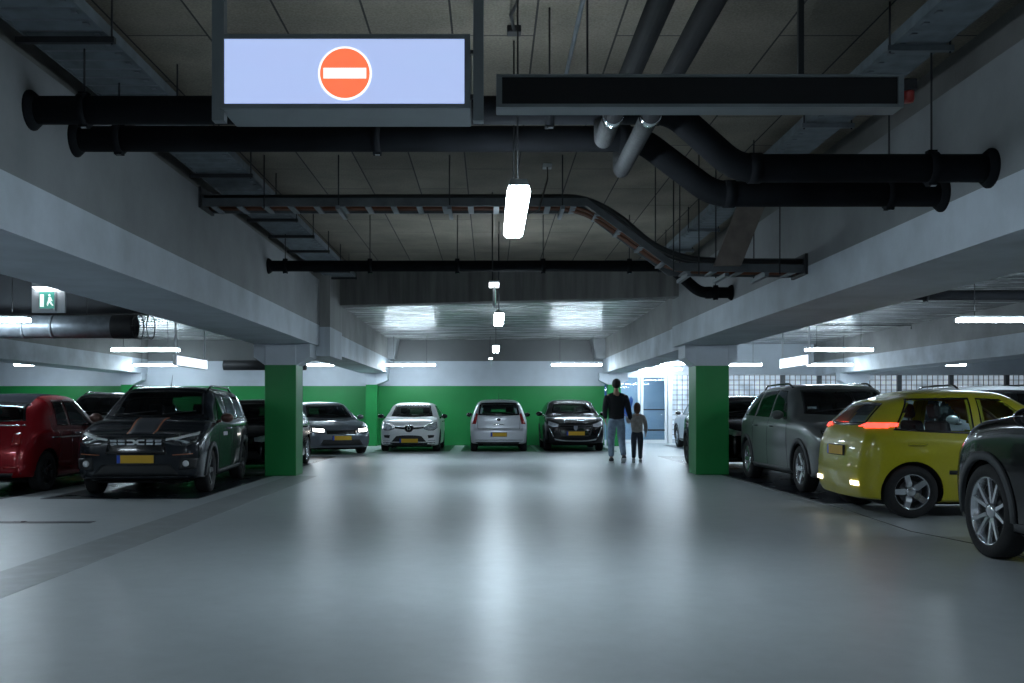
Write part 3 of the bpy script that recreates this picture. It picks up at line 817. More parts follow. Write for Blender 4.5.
def build_cars():
    clio(); sirion(); peugeot(); jogger(); fiat()
    dark = paint('dark_grey_paint', (.02,.021,.024), metal=.1)
    black = pmat('deep_black_paint', (.003,.003,.004), rough=.16, noise=.1, spec=.12, coat=.3)
    silver = paint('satin_silver_paint', (.42,.44,.46), metal=.5)
    grey = paint('warm_grey_paint', (.11,.12,.12), metal=.35)
    white = paint('pearl_paint', (.62,.64,.66), metal=.2)
    suv_like('suv', 'dark grey suv half hidden between the red convertible and the orange-striped car', dark, (-7.65, 20.3, 0), 0, H=1.6)
    hatch_like('hatchback_car', 'black hatchback mostly hidden behind the left green pillar, front wheel showing', black, (-4.74, 20.12, 0), 0, L=4.0)
    # moving blue-grey car with its headlights on
    def lit(c):
        hl = emat('lit_headlight', (1., .93, .84), 14.)
        c.patch('headlight_beam', [(.48,.62),(.74,.64)], [(.48,.69),(.74,.71)], 'F', hl, nu=8, nv=3, mirror=True, off=.014, th=.012)
    bluegrey = paint('blue_grey_paint', (.16,.18,.21), metal=.5)
    hatch_like('hatchback_car', 'blue-grey car with lit headlights turning out behind the left green pillar', bluegrey, (-4.6, 27.15, 0), math.radians(24), L=4.35, extra=lit)
    suv_like('suv', 'white suv parked by the glass block wall behind the right green pillar', white, (6.6, 29.35, 0), PI, H=1.62, rimmat=M['alloy'])
    suv_like('suv', 'black suv mostly hidden behind the right green pillar', black, (5.08, 20.1, 0), 0, L=4.05, wb=2.6, fo=.78, H=1.52, rimmat=M['alloy_dark'])
    suv_like('suv', 'grey suv beside the right green pillar, half hidden behind the yellow car', grey, (5.24, 15.37, 0), 0, L=4.5, scale=.975, steep=.5, H=1.60, wb=2.92, fo=.86, rim='spoke5', r=.34)
    hatch_like('estate_car', 'silver estate car with a pale mirror parked behind the yellow car', silver, (7.85, 15.6, 0), 0, L=4.55, H=1.54, W=1.8, scale=1., glass=M['glass'], extra=lambda c: c.rails(2.1, 3.6, M['gloss_black']))
    # yellow car leaving the row
    def yel(c):
        L = c.L
        a, b = c.yf+c.Ra+.06, c.yr-c.Ra-.06
        c.patch('side_moulding', [(a,.50),(b,.50)], [(a,.545),(b,.545)], 'R', M['plastic'], nu=12, nv=1, off=.014, mirror=True)
        tl = emat('lit_taillight', (1., .05, .03), 3.)
        c.patch('taillight', [(.60,1.02),(.80,1.02)], [(.58,1.06),(.78,1.075)], 'B', tl, nu=6, nv=4, mirror=True, off=.016, th=.03)
        c.patch('taillight', [(L/2-.40,1.035),(L/2-.10,1.035)], [(L/2-.42,1.075),(L/2-.14,1.075)], 'R', tl, nu=6, nv=3, mirror=True, off=.012, th=.02)
        rv = emat('lit_reversing_light', (1., .85, .65), 5.)
        c.patch('reversing_light', [(.50,.36),(.70,.36)], [(.50,.41),(.70,.41)], 'B', rv, nu=6, nv=2, mirror=True, off=.014, th=.02)
        c.plate(.75, 'B')
    yellow = paint('yellow_paint', (.42,.38,.02), metal=0., rough=.3)
    hatch_like('hatchback_car', 'yellow hatchback driving out sideways on the right with its rear lights on', yellow, (5.72, 11.45, 0), PI/2, L=3.65, r=.30, H=1.47, glass=M['glass_clear'], extra=yel, panes=[(1.5,2.3,2.02,2.3),(2.38,3.3,2.38,3.08)])
    # black SUV, right foreground
    def big(c):
        pass
    L = 4.7
    suv_like('suv', 'glossy black suv with silver alloy wheel and grey wheel arch in the right foreground', black, (4.83, 6.22, 0), PI, L=L, W=1.9, H=1.74, wb=2.9, fo=.74, scale=1., dz=.08, rim='twin5', r=.37, rails=True)
# ------------------------------------------------------------------ the garage shell
def zpaint(name, bands, rough=.6, stain=.25, sc=1.2, vert=False, bump=.12, coat=0.):
    """real paint bands by height; bands = [(z_top, colour), ...] from the floor up, with blotchy wear"""
    m, nt, b = _mat(name); N, L = nt.nodes, nt.links
    tc = N.new('ShaderNodeTexCoord'); sp = N.new('ShaderNodeSeparateXYZ'); L.new(tc.outputs['Object'], sp.inputs[0])
    cur = None
    for z, c in bands[::-1]:
        if cur is None:
            rgb = N.new('ShaderNodeRGB'); rgb.outputs[0].default_value = (*c, 1); cur = rgb.outputs[0]; continue
        lt = N.new('ShaderNodeMath'); lt.operation = 'LESS_THAN'; lt.inputs[1].default_value = z
        L.new(sp.outputs['Z'], lt.inputs[0])
        mx = N.new('ShaderNodeMixRGB'); L.new(lt.outputs[0], mx.inputs['Fac']); L.new(cur, mx.inputs['Color1'])
        mx.inputs['Color2'].default_value = (*c, 1); cur = mx.outputs[0]
    mp = N.new('ShaderNodeMapping'); L.new(tc.outputs['Object'], mp.inputs['Vector'])
    if vert: mp.inputs['Scale'].default_value = (3., 3., .35)
    nz = N.new('ShaderNodeTexNoise'); nz.inputs['Scale'].default_value = sc; nz.inputs['Detail'].default_value = 8; nz.inputs['Roughness'].default_value = .6
    L.new(mp.outputs[0], nz.inputs['Vector'])
    mr = N.new('ShaderNodeMapRange'); mr.inputs['From Min'].default_value = .3; mr.inputs['From Max'].default_value = .7
    mr.inputs['To Min'].default_value = 1-stain; mr.inputs['To Max'].default_value = 1+stain*.4
    L.new(nz.outputs['Fac'], mr.inputs['Value'])
    mm = N.new('ShaderNodeVectorMath'); mm.operation = 'SCALE'
    L.new(cur, mm.inputs[0]); L.new(mr.outputs[0], mm.inputs['Scale'])
    L.new(mm.outputs[0], b.inputs['Base Color'])
    b.inputs['Roughness'].default_value = rough
    if coat: b.inputs['Coat Weight'].default_value = coat; b.inputs['Coat Roughness'].default_value = .3
    n2 = N.new('ShaderNodeTexNoise'); n2.inputs['Scale'].default_value = 30; n2.inputs['Detail'].default_value = 4
    L.new(tc.outputs['Object'], n2.inputs['Vector'])
    bp = N.new('ShaderNodeBump'); bp.inputs['Strength'].default_value = bump; bp.inputs['Distance'].default_value = .01
    L.new(n2.outputs['Fac'], bp.inputs['Height']); L.new(bp.outputs[0], b.inputs['Normal'])
    return m

WHITE = (.56,.61,.67); CONC = (.24,.25,.26); GREEN = (.012,.235,.055)

def floor_mat():
    m, nt, b = _mat('epoxy_floor'); N, L = nt.nodes, nt.links
    tc = N.new('ShaderNodeTexCoord')
    def noise(sc, det=6, rough=.6, scale=None):
        mp = N.new('ShaderNodeMapping'); L.new(tc.outputs['Object'], mp.inputs['Vector']); mp.inputs['Location'].default_value = (.3, .7, 13.37)
        if scale: mp.inputs['Scale'].default_value = scale
        n = N.new('ShaderNodeTexNoise'); n.inputs['Scale'].default_value = sc; n.inputs['Detail'].default_value = det
        n.inputs['Roughness'].default_value = rough
        L.new(mp.outputs[0], n.inputs['Vector']); return n
    n1 = noise(.5, 8, .65); n2 = noise(6, 6, .7); n3 = noise(.8, 2, .5, (1., .4, 1.))
    cr = N.new('ShaderNodeValToRGB')
    cr.color_ramp.elements[0].position = .3; cr.color_ramp.elements[1].position = .72
    cr.color_ramp.elements[0].color = (.46,.50,.52,1); cr.color_ramp.elements[1].color = (.54,.58,.60,1)
    L.new(n1.outputs['Fac'], cr.inputs['Fac'])
    mx = N.new('ShaderNodeMixRGB'); mx.blend_type = 'MULTIPLY'; mx.inputs['Fac'].default_value = .25
    L.new(cr.outputs[0], mx.inputs['Color1']); L.new(n2.outputs['Fac'], mx.inputs['Color2'])
    L.new(mx.outputs[0], b.inputs['Base Color'])
    mr = N.new('ShaderNodeMapRange'); mr.inputs['From Min'].default_value = .3; mr.inputs['From Max'].default_value = .7
    mr.inputs['To Min'].default_value = .23; mr.inputs['To Max'].default_value = .36
    b.inputs['Roughness'].default_value = .36
    n4 = noise(2., 1)
    bp = N.new('ShaderNodeBump'); bp.inputs['Strength'].default_value = .03; bp.inputs['Distance'].default_value = .01
    L.new(n4.outputs['Fac'], bp.inputs['Height'])
    b.inputs['Specular IOR Level'].default_value = .75
    return m

def panel_ceiling_mat():
    """wood-wool boards 0.6 m wide with staggered end joints"""
    m, nt, b = _mat('wood_wool_panels'); N, L = nt.nodes, nt.links
    tc = N.new('ShaderNodeTexCoord')
    mp = N.new('ShaderNodeMapping'); L.new(tc.outputs['Object'], mp.inputs['Vector'])
    mp.inputs['Rotation'].default_value = (0, 0, PI/2); mp.inputs['Location'].default_value = (0.2, .27, 0)
    br = N.new('ShaderNodeTexBrick')
    br.inputs['Scale'].default_value = 1.; br.inputs['Brick Width'].default_value = 2.0; br.inputs['Row Height'].default_value = .59
    br.inputs['Mortar Size'].default_value = .008; br.inputs['Mortar Smooth'].default_value = .1
    br.inputs['Color1'].default_value = (.19,.168,.135,1); br.inputs['Color2'].default_value = (.235,.21,.168,1)
    br.inputs['Mortar'].default_value = (.03,.028,.026,1)
    L.new(mp.outputs[0], br.inputs['Vector'])
    nz = N.new('ShaderNodeTexNoise'); nz.inputs['Scale'].default_value = 60; nz.inputs['Detail'].default_value = 6
    n2 = N.new('ShaderNodeTexNoise'); n2.inputs['Scale'].default_value = 1.6; n2.inputs['Detail'].default_value = 6
    L.new(tc.outputs['Object'], nz.inputs['Vector']); L.new(tc.outputs['Object'], n2.inputs['Vector'])
    ad = N.new('ShaderNodeMath'); ad.operation = 'ADD'; L.new(nz.outputs['Fac'], ad.inputs[0]); L.new(n2.outputs['Fac'], ad.inputs[1])
    mr = N.new('ShaderNodeMapRange'); mr.inputs['From Min'].default_value = .7; mr.inputs['From Max'].default_value = 1.3
    mr.inputs['To Min'].default_value = .62; mr.inputs['To Max'].default_value = 1.2
    L.new(ad.outputs[0], mr.inputs['Value'])
    mm = N.new('ShaderNodeVectorMath'); mm.operation = 'SCALE'; L.new(br.outputs['Color'], mm.inputs[0]); L.new(mr.outputs[0], mm.inputs['Scale'])
    L.new(mm.outputs[0], b.inputs['Base Color']); b.inputs['Roughness'].default_value = .95
    bp = N.new('ShaderNodeBump'); bp.inputs['Strength'].default_value = .5; bp.inputs['Distance'].default_value = .01
    L.new(nz.outputs['Fac'], bp.inputs['Height']); L.new(bp.outputs[0], b.inputs['Normal'])
    return m

def plank_ceiling_mat():
    """smooth precast slabs, joints running across the aisle, slightly shiny"""
    m, nt, b = _mat('precast_slabs'); N, L = nt.nodes, nt.links
    tc = N.new('ShaderNodeTexCoord'); sp = N.new('ShaderNodeSeparateXYZ'); L.new(tc.outputs['Object'], sp.inputs[0])
    fr = N.new('ShaderNodeMath'); fr.operation = 'PINGPONG'; fr.inputs[1].default_value = .6; L.new(sp.outputs['Y'], fr.inputs[0])
    lt = N.new('ShaderNodeMath'); lt.operation = 'LESS_THAN'; lt.inputs[1].default_value = .03; L.new(fr.outputs[0], lt.inputs[0])
    mp = N.new('ShaderNodeMapping'); mp.inputs['Scale'].default_value = (.35, 2.6, 1); L.new(tc.outputs['Object'], mp.inputs['Vector'])
    nz = N.new('ShaderNodeTexNoise'); nz.inputs['Scale'].default_value = 1.8; nz.inputs['Detail'].default_value = 8; L.new(mp.outputs[0], nz.inputs['Vector'])
    mp2 = N.new('ShaderNodeMapping'); mp2.inputs['Scale'].default_value = (.12, 5., 1); L.new(tc.outputs['Object'], mp2.inputs['Vector'])
    n3 = N.new('ShaderNodeTexNoise'); n3.inputs['Scale'].default_value = 2.; n3.inputs['Detail'].default_value = 3; L.new(mp2.outputs[0], n3.inputs['Vector'])
    bp = N.new('ShaderNodeBump'); bp.inputs['Strength'].default_value = .5; bp.inputs['Distance'].default_value = .03; L.new(n3.outputs['Fac'], bp.inputs['Height']); L.new(bp.outputs[0], b.inputs['Normal'])
    cr = N.new('ShaderNodeValToRGB'); cr.color_ramp.elements[0].position = .3; cr.color_ramp.elements[1].position = .7
    cr.color_ramp.elements[0].color = (.20,.205,.205,1); cr.color_ramp.elements[1].color = (.36,.365,.36,1)
    L.new(nz.outputs['Fac'], cr.inputs['Fac'])
    mx = N.new('ShaderNodeMixRGB'); L.new(lt.outputs[0], mx.inputs['Fac']); L.new(cr.outputs[0], mx.inputs['Color1'])
    mx.inputs['Color2'].default_value = (.05,.05,.05,1); L.new(mx.outputs[0], b.inputs['Base Color'])
    mr = N.new('ShaderNodeMapRange'); mr.inputs['From Min'].default_value = .35; mr.inputs['From Max'].default_value = .65
    mr.inputs['To Min'].default_value = .2; mr.inputs['To Max'].default_value = .3
    L.new(nz.outputs['Fac'], mr.inputs['Value']); L.new(mr.outputs[0], b.inputs['Roughness'])
    b.inputs['Specular IOR Level'].default_value = .3
    return m

def build_room():
    YB, YF = 32.0, -9.0; XS = 22.
    fm = floor_mat()
    f = MB(); f.box(-XS, XS, YF, 38, -.15, 0); tag(f.build('floor', fm), kind='structure')
    bay = pmat('dark_bay_paint', (.014,.017,.024), .3, noise=.25, scale=2.5, rvar=.05, spec=.35)
    def pbay(x0, x1, y0, y1):
        b = MB(); b.box(x0, x1, y0, y1, -.01, .003)
        tag(b.build('parking_bay', bay), kind='structure')
    for x0 in (-5.85, -8.4, -10.95): pbay(x0, x0+2.05, 12.95, 18.1); pbay(x0, x0+2.05, 19.4, 24.6)
    for x0 in (4.15, 6.75, 9.3): pbay(x0, x0+2.2, 9.6 if x0 > 5 else 12.3, 18.3); pbay(x0, x0+2.2, 19.4, 24.6)
    for xc in (-2.17, .24, 2.45): pbay(xc-1.05, xc+1.05, 27.5, 32)
    for x0 in (5.6, 8.2): pbay(x0, x0+2.1, 27.3, 32.2)
    jn = pmat('floor_joint', (.30,.32,.33), .42, noise=.3, scale=5, rvar=.1)
    s = MB(); s.box(-3.52, -3.02, YF, 17.4, -.01, .002); tag(s.build('trim_1', jn), kind='structure')
    s = MB(); s.box(-6.2, -4.1, 10.2, 10.36, -.01, .002); tag(s.build('trim_2', bay), kind='structure')
    crack = pmat('joint_sealant', (.06,.065,.065), .5, noise=.2)
    s = MB(); s.tube([(4.12,18.2,.0),(4.1,14,.0),(4.13,11.5,.0),(4.02,9.5,.0),(4.25,8.4,.0),(4.1,6,.0)], .007, 6)
    tag(s.build('trim_3', crack), kind='structure')

    # walls
    wm = zpaint('back_wall_paint', [(1.91, GREEN), (2.71, WHITE), (9, (.15,.155,.155))], rough=.45, stain=.16, sc=.9)
    w = MB(); w.box(-XS, 3.68, YB, YB+.25, 0, 4.1); tag(w.build('wall_back', wm), kind='structure')
    ww = zpaint('white_wall_paint', [(9, WHITE)], rough=.55, stain=.12)
    w = MB(); w.box(3.55, 3.68, YB+.25, 34.0, 0, 4.1); tag(w.build('wall_return', ww), kind='structure')
    # glazed back wall on the right: solid strip above z 2.33, openings below
    w = MB(); w.box(3.68, XS, 34.0, 34.2, 2.33, 4.1); w.box(6.1, XS, 34.0, 34.2, 0, .12)
    tag(w.build('wall_back_right', ww), kind='structure')
    post = pmat('grey_post', (.10,.11,.12), .5, noise=.1)
    frame = pmat('white_frame', (.72,.74,.76), .4, noise=.04)
    blockm = glass_block_mat()
    k = 1
    posts = [6.15, 10.0, 11.3-.05, 12.55, 14.0-.02, 15.75, 17.65, 19.6, 21.5]
    for i in range(len(posts)-1):
        a, b = posts[i]+.07, posts[i+1]-.07
        wn = MB(); wn.box(a, b, 34.06, 34.14, .12, 2.33)
        o = tag(wn.build('window_%d' % k, blockm), kind='structure'); k += 1
        g = MB(); n = max(2, round((b-a)/.178))
        for j in range(n+1):
            x = a+(b-a)*j/n; g.box(x-.009, x+.009, 34.035, 34.06, .12, 2.33)
        z = .12
        while z < 2.34: g.box(a, b, 34.037, 34.06, z-.009, z+.009); z += .17
        g.build('window_grid', post, o)
    for j, x in enumerate(posts):
        p = MB(); p.box(x-.07, x+.07, 33.95, 34.2, 0, 2.33); tag(p.build('trim_%d' % (10+j), post if j else frame), kind='structure')
    # glazed door and fixed side pane
    pane = glassmat('door_glass', (.85,.92,.95), 1.)
    for nm, xa, xb in (('window_%d' % k, 3.72, 5.12), ('door_1', 5.16, 6.04)):
        fr = MB()
        t = .075
        fr.box(xa, xa+t, 33.97, 34.08, 0, 2.33); fr.box(xb-t, xb, 33.97, 34.08, 0, 2.33)
        fr.box(xa+t, xb-t, 33.97, 34.08, 2.25, 2.33); fr.box(xa+t, xb-t, 33.97, 34.08, 0, .12)
        o = tag(fr.build(nm, frame), kind='structure')
        if nm == 'door_1':
            d = MB(); d.box(xa+t, xb-t, 33.99, 34.05, 1.13, 1.17); d.box(xa+t, xb-t, 33.99, 34.05, .42, .48); d.build('door_rail', M['plastic'], o)
            h = MB(); h.tube([(xb-.14,33.97,1.0),(xb-.14,33.93,1.0),(xb-.24,33.93,1.0)], .012, 8); h.build('door_handle', M['chrome'], o)
        p = MB(); p.box(xa+t, xb-t, 34.015, 34.025, .12, 2.25); p.build('pane', pane, o)
    # lobby behind the glass
    lob = zpaint('lobby_paint', [(9, (.30,.38,.46))], stain=.1)
    l = MB(); l.box(3.3, 6.6, 37.2, 37.3, 0, 3); l.box(3.3, 3.4, 34.25, 37.2, 0, 3); l.box(6.5, 6.6, 34.25, 37.2, 0, 3); l.box(3.3, 6.6, 34.25, 37.3, 2.9, 3)
    tag(l.build('wall_lobby', lob), kind='structure')
    blue = pmat('blue_poster', (.05,.13,.42), .5, noise=.4, scale=6)
    g = MB(); g.prism([(3.95,2.0),(4.2,2.1),(4.42,1.95),(4.38,1.6),(4.55,1.4),(4.75,1.35),(4.95,1.62),(5.02,1.5),(4.95,1.15),(4.78,.9),(4.5,1.0),(4.3,1.15),(4.1,1.4),(4.0,1.7)], 34.9, 34.93)
    tag(g.build('wall_graphic', blue), 'blue curved graphic behind the glass beside the door', 'wall graphic')
    w = MB(); w.box(-XS-.2, -XS, YF, YB+.25, 0, 4.1); tag(w.build('wall_left', ww), kind='structure')
    w = MB(); w.box(XS, XS+.2, YF, 34.2, 0, 4.1); tag(w.build('wall_right', ww), kind='structure')
    w = MB(); w.box(-XS, XS, YF-.2, YF, 0, 4.1); tag(w.build('wall_front', ww), kind='structure')

    # ceilings
    pc = panel_ceiling_mat(); sl = plank_ceiling_mat()
    c = MB(); c.add([(-3.25,YF,3.87),(3.52,YF,3.87),(3.52,18.2,3.87),(-3.25,19.8,3.87),(-3.25,YF,4.1),(3.52,YF,4.1),(3.52,18.2,4.1),(-3.25,19.8,4.1)],
        [(0,3,2,1),(4,5,6,7),(0,1,5,4),(1,2,6,5),(2,3,7,6),(3,0,4,7)])
    tag(c.build('ceiling', pc), kind='structure')
    c = MB()
    c.box(-XS, -4.13, YF, YB, 3.39, 3.6); c.box(4.4, XS, YF, 34.0, 3.39, 3.6)
    c.box(-4.13, 4.4, 19.75, 34.0, 3.39, 3.6)
    tag(c.build('ceiling_slab', sl), kind='structure')
    # beams along the aisle
    bm_ = zpaint('beam_paint', [(2.685, WHITE), (9, CONC)], rough=.6, stain=.22, sc=1.5)
    bm2 = zpaint('rear_beam_paint', [(2.76, WHITE), (9, (.24,.24,.235))], rough=.6, stain=.35, sc=1.1)
    def beam(nm, x0, x1, y0, y1, z0, z1, m):
        b = MB(); b.box(x0, x1, y0, y1, z0, z1); return tag(b.build(nm, m), kind='structure')
    conc = pmat('raw_concrete', CONC, .7, noise=.3, scale=1.5, bump=.15)
    beam('beam_left', -4.13, -3.09, YF, 18.03, 2.31, 3.51, bm_)
    beam('beam_right', 3.37, 4.40, YF, 18.4, 2.31, 3.51, bm_)
    up = pmat('upstand_concrete', (.15,.15,.145), .75, noise=.3, scale=1.2, bump=.15)
    beam('slab_edge_left', -4.13, -3.25, YF, 18.03, 3.51, 4.1, up)
    beam('slab_edge_right', 3.52, 4.40, YF, 18.4, 3.51, 4.1, up)
    beam('beam_end_left', -4.1, -2.9, 18.06, 19.5, 2.13, 3.9, zpaint('stub_paint', [(2.66, WHITE), (9, (.26,.26,.255))], stain=.25, vert=True))
    beam('rear_beam_left', -4.10, -3.22, 19.5, YB, 2.31, 3.39, bm2)
    beam('rear_beam_right', 3.62, 4.36, 18.42, 34.0, 2.31, 3.39, bm2)
    beam('outer_beam_left', -12.0, -11.0, YF, YB, 2.31, 3.39, bm2)
    beam('outer_beam_right', 11.06, 12.0, YF, 34.0, 2.31, 3.39, bm2)
    fw = pmat('board_marked_concrete', (.13,.13,.125), .75, noise=.3, scale=1.4, bump=.3, bscale=12, stretch=(6,6,.5))
    l = MB()
    ya, yb = 19.35, 17.72
    l.add([(-3.25,ya,3.18),(3.62,yb,3.18),(3.62,yb+.4,3.18),(-3.25,ya+.4,3.18),(-3.25,ya,4.1),(3.62,yb,4.1),(3.62,yb+.4,4.1),(-3.25,ya+.4,4.1)],
        [(0,3,2,1),(4,5,6,7),(0,1,5,4),(1,2,6,5),(2,3,7,6),(3,0,4,7)])
    tag(l.build('cross_beam', fw), kind='structure')
    l = MB(); l.box(-3.22, 3.62, 19.3, 19.8, 3.385, 4.1); tag(l.build('cross_beam_filler', fw), kind='structure')
    # downstand at the end of the aisle, raw concrete
    l = MB(); l.prism([(3.62,2.75),(3.62,3.39),(3.2,3.39),(3.35,2.75)], 31.2, 32.0, 'xz'); l.prism([(-3.22,2.75),(-3.22,3.39),(-2.9,3.39),(-3.02,2.75)], 31.2, 32.0, 'xz')
    tag(l.build('beam_haunch', conc), kind='structure')

    dk = pmat('downstand_painted_shade', (.035,.04,.045), .8, noise=.2, scale=2)  # shade of the unlit beam face is put into this dark colour
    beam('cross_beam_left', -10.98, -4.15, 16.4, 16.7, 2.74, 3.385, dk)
    # pillars
    gm = zpaint('pillar_paint', [(1.94, GREEN), (9, WHITE)], rough=.42, stain=.12, sc=1.5)
    def pillar(label, x0, x1, y0, y1, c0, c1, hs=.23, tp=.14, group=None):
        t = thing('pillar', label, 'pillar', ((x0+x1)/2, (y0+y1)/2, 0), 0, group)
        ox, oy = (x0+x1)/2, (y0+y1)/2
        s = MB(); s.box(x0-ox, x1-ox, y0-oy, y1-oy, 0, 2.31, bev=.012); s.build('shaft', gm, t)
        zt = 2.309
        c = MB(); c.prism([(c0-ox,zt),(c1-ox,zt),(c1-ox,zt-hs),(x1-ox,zt-hs-tp),(x0-ox,zt-hs-tp),(c0-ox,zt-hs)], y0-oy+.01, y1-oy-.01)
        c.build('capital', ww, t)
        return t
    pillar('green concrete pillar with a flared white top, beside the black car with orange stripes', -3.94, -3.39, 17.4, 18.03, -4.13, -3.15)
    pillar('green concrete pillar with a white top, in front of the grey suv', 3.66, 4.25, 17.7, 18.35, 3.47, 4.4)
    pillar('green pillar at the back wall next to the white hatchback', -3.92, -3.57, 31.4, 31.85, -4.2, -3.24)
    pillar('green pillar at the end of the back wall, behind the walking man', 3.72, 4.12, 31.35, 31.8, 3.45, 4.36)
    pillar('pale capped pillar at the back above the cars on the far left', -11.65, -11.3, 31.4, 31.85, -12.0, -11.0)
    pillar('pale capped pillar at the back above the grey suv on the right', 11.25, 11.65, 31.4, 31.85, 11.06, 12.0)

def glass_block_mat():
    m, nt, b = _mat('glass_blocks'); N, L = nt.nodes, nt.links
    tc = N.new('ShaderNodeTexCoord')
    v = N.new('ShaderNodeTexNoise'); v.inputs['Scale'].default_value = 2.2; v.inputs['Detail'].default_value = 3; L.new(tc.outputs['Object'], v.inputs['Vector'])
    cr = N.new('ShaderNodeValToRGB'); cr.color_ramp.elements[0].position = .35; cr.color_ramp.elements[1].position = .7
    cr.color_ramp.elements[0].color = (.34,.42,.50,1); cr.color_ramp.elements[1].color = (.62,.70,.78,1)
    L.new(v.outputs['Fac'], cr.inputs['Fac'])
    L.new(cr.outputs[0], b.inputs['Base Color']); L.new(cr.outputs[0], b.inputs['Emission Color'])
    b.inputs['Emission Strength'].default_value = .55; b.inputs['Roughness'].default_value = .25
    return m
# ------------------------------------------------------------------ lamps, signs, pipes, trays
LAMP = 76.
def build_services():
    diff = emat('lamp_diffuser', (.72,.88,1.), LAMP)
    hous = pmat('lamp_housing', (.45,.47,.48), .45, noise=.05)
    rodm = pmat('threaded_rod', (.03,.032,.035), .5, .5, noise=.1)
    galv = pmat('galvanised_steel', (.16,.18,.20), .45, .6, noise=.25, scale=8, rvar=.08)
    galvd = pmat('weathered_zinc', (.13,.155,.175), .5, .2, noise=.25, scale=8)
    blk = pmat('black_pipe', (.008,.009,.011), .8, noise=.3, scale=5, rvar=.05, spec=.1)
    stl = pmat('ribbed_pipe', (.03,.032,.034), .75, 0., noise=.3, scale=30, bump=.3, bscale=60)
    alu = pmat('grey_profile', (.20,.225,.24), .45, .3, noise=.08)

    def make_lamp(label):
        t = thing('tube_lamp', label, 'lamp', (0,0,0), 0, 'tube lamps hanging from the ceiling')
        h = MB(); h.prism([(-.05,.028),(.05,.028),(.035,.065),(-.035,.065)], -.745, .745, 'xz'); h.build('housing', hous, t)
        d = MB(); d.prism([(-.06,.027),(-.072,-.008),(-.05,-.03),(.05,-.03),(.072,-.008),(.06,.027)], -.75, .75, 'xz'); d.build('diffuser', diff, t)
        for s in (-1, 1):
            e = MB(); a, b = sorted((s*.745, s*.76)); e.prism([(-.05,.066),(-.062,.028),(.062,.028),(.05,.066)], a, b, 'xz'); e.build('end_cap', hous, t)
        return t
    proto = {}
    def rods(t, top, off=.5):
        for s in (-1, 1):
            r = MB(); r.tube([(0,s*off,.06),(0,s*off,top-2.5)], .006, 6); r.build('suspension_rod', rodm, t)
    L1 = [  # x, y, turned, ceiling, label
        (.175, 6.8, 0, 3.87, 'bright tube lamp in the middle of the aisle, nearest the camera, seen end on'),
        (.13, 14.85, 0, 3.87, 'bright tube lamp in the middle of the aisle, second from the camera'),
        (.13, 22.2, 0, 3.39, 'small bright tube lamp in the middle of the aisle, furthest back'),
        (.16, -.9, 0, 3.87, 'tube lamp over the aisle behind the camera'),
        (.16, -6.4, 0, 3.87, 'tube lamp over the aisle far behind the camera'),
        (-7.65, 14.9, 1, 3.39, 'tube lamp cut by the left edge, in front of the round duct'),
        (-7.75, 22.4, 1, 3.39, 'tube lamp above the orange-striped car, beside the left hanging light box'),
        (-10.1, 30.3, 1, 3.39, 'tube lamp behind and below the one above the orange-striped car'),
        (-2.42, 30.2, 1, 3.39, 'tube lamp over the white hatchback at the back wall'),
        (2.6, 29.9, 1, 3.39, 'tube lamp over the black compact suv at the back wall'),
        (-5.35, 29.9, 1, 3.39, 'tube lamp just right of the left green pillar capital'),
        (7.75, 14.9, 1, 3.39, 'tube lamp cut by the right edge of the photo'),
        (7.85, 22.4, 1, 3.39, 'tube lamp above the grey suv, beside the right hanging light box'),
        (10.12, 29.9, 1, 3.39, 'tube lamp behind and below the one above the grey suv'),
        (7.4, 29.9, 1, 3.39, 'tube lamp just right of the right green pillar capital'),
        (5.7, 29.1, 1, 3.39, 'tube lamp left of the right green pillar capital, above the lobby door'),
        (5.65, 33.3, 1, 3.39, 'tube lamp directly in front of the top of the lobby door'),
        (-13.7, 29.9, 2, 3.39, 'short tube lamp at the far left'),
        (13.7, 29.9, 2, 3.39, 'short tube lamp at the far right above the glass block windows'),
        (-7.7, 7.4, 1, 3.39, 'tube lamp over the left row, outside the frame'),
        (7.7, 7.4, 1, 3.39, 'tube lamp over the right row, outside the frame'),
        (-7.7, -.5, 1, 3.39, 'tube lamp over the left row behind the camera'),
        (7.7, -.5, 1, 3.39, 'tube lamp over the right row behind the camera'),
    ]
    for x, y, turned, top, lab in L1:
        if top not in proto:
            t = make_lamp(lab); rods(t, top); proto[top] = t
            t.location = (x, y, 2.5); t.rotation_euler = (0, 0, PI/2 if turned else 0)
        else: t = copy_tree(proto[top], None, (x, y, 2.5), PI/2 if turned else 0, lab)
        if turned == 2: t.scale = (1, .75, 1)
    # lobby lamp
    t = copy_tree(proto[3.39], None, (4.9, 36., 2.45), PI/2, 'tube lamp inside the lobby behind the glass')

    # ---- pipes -------------------------------------------------------
    def flange(t, x, y, z, r, s):
        f = MB(); f.lathe([(0,r*1.0),(0,r*1.42),(-s*.015,r*1.42),(-s*.05,r*1.12),(-s*.05,r)], 24, 'x', c=(x,y,z)); f.build('wall_flange', blk, t)
    def clamp(t, x, y, z, r, top, rod=True):
        c = MB(); c.lathe([(-.028,r+.001),(-.028,r+.016),(.028,r+.016),(.028,r+.001)], 24, 'x', c=(x,y,z))
        for q in (-1, 1): c.box(x-.03, x+.03, y-.03, y+.03, z+q*(r+.012)-.012, z+q*(r+.012)+.012)
        c.build('pipe_clamp', blk, t)
        b = MB(); b.box(x-.012, x+.022, y-r*.3, y-r*.3+.02, z-r-.03, z-r-.008); b.build('clamp_bolt', M['chrome'], t)
        if rod: d = MB(); d.tube([(x,y,z+r+.01),(x,y,top)], .007, 6); d.build('hanger_rod', rodm, t)
    def arc(p, q, r_, s, n=6): return p
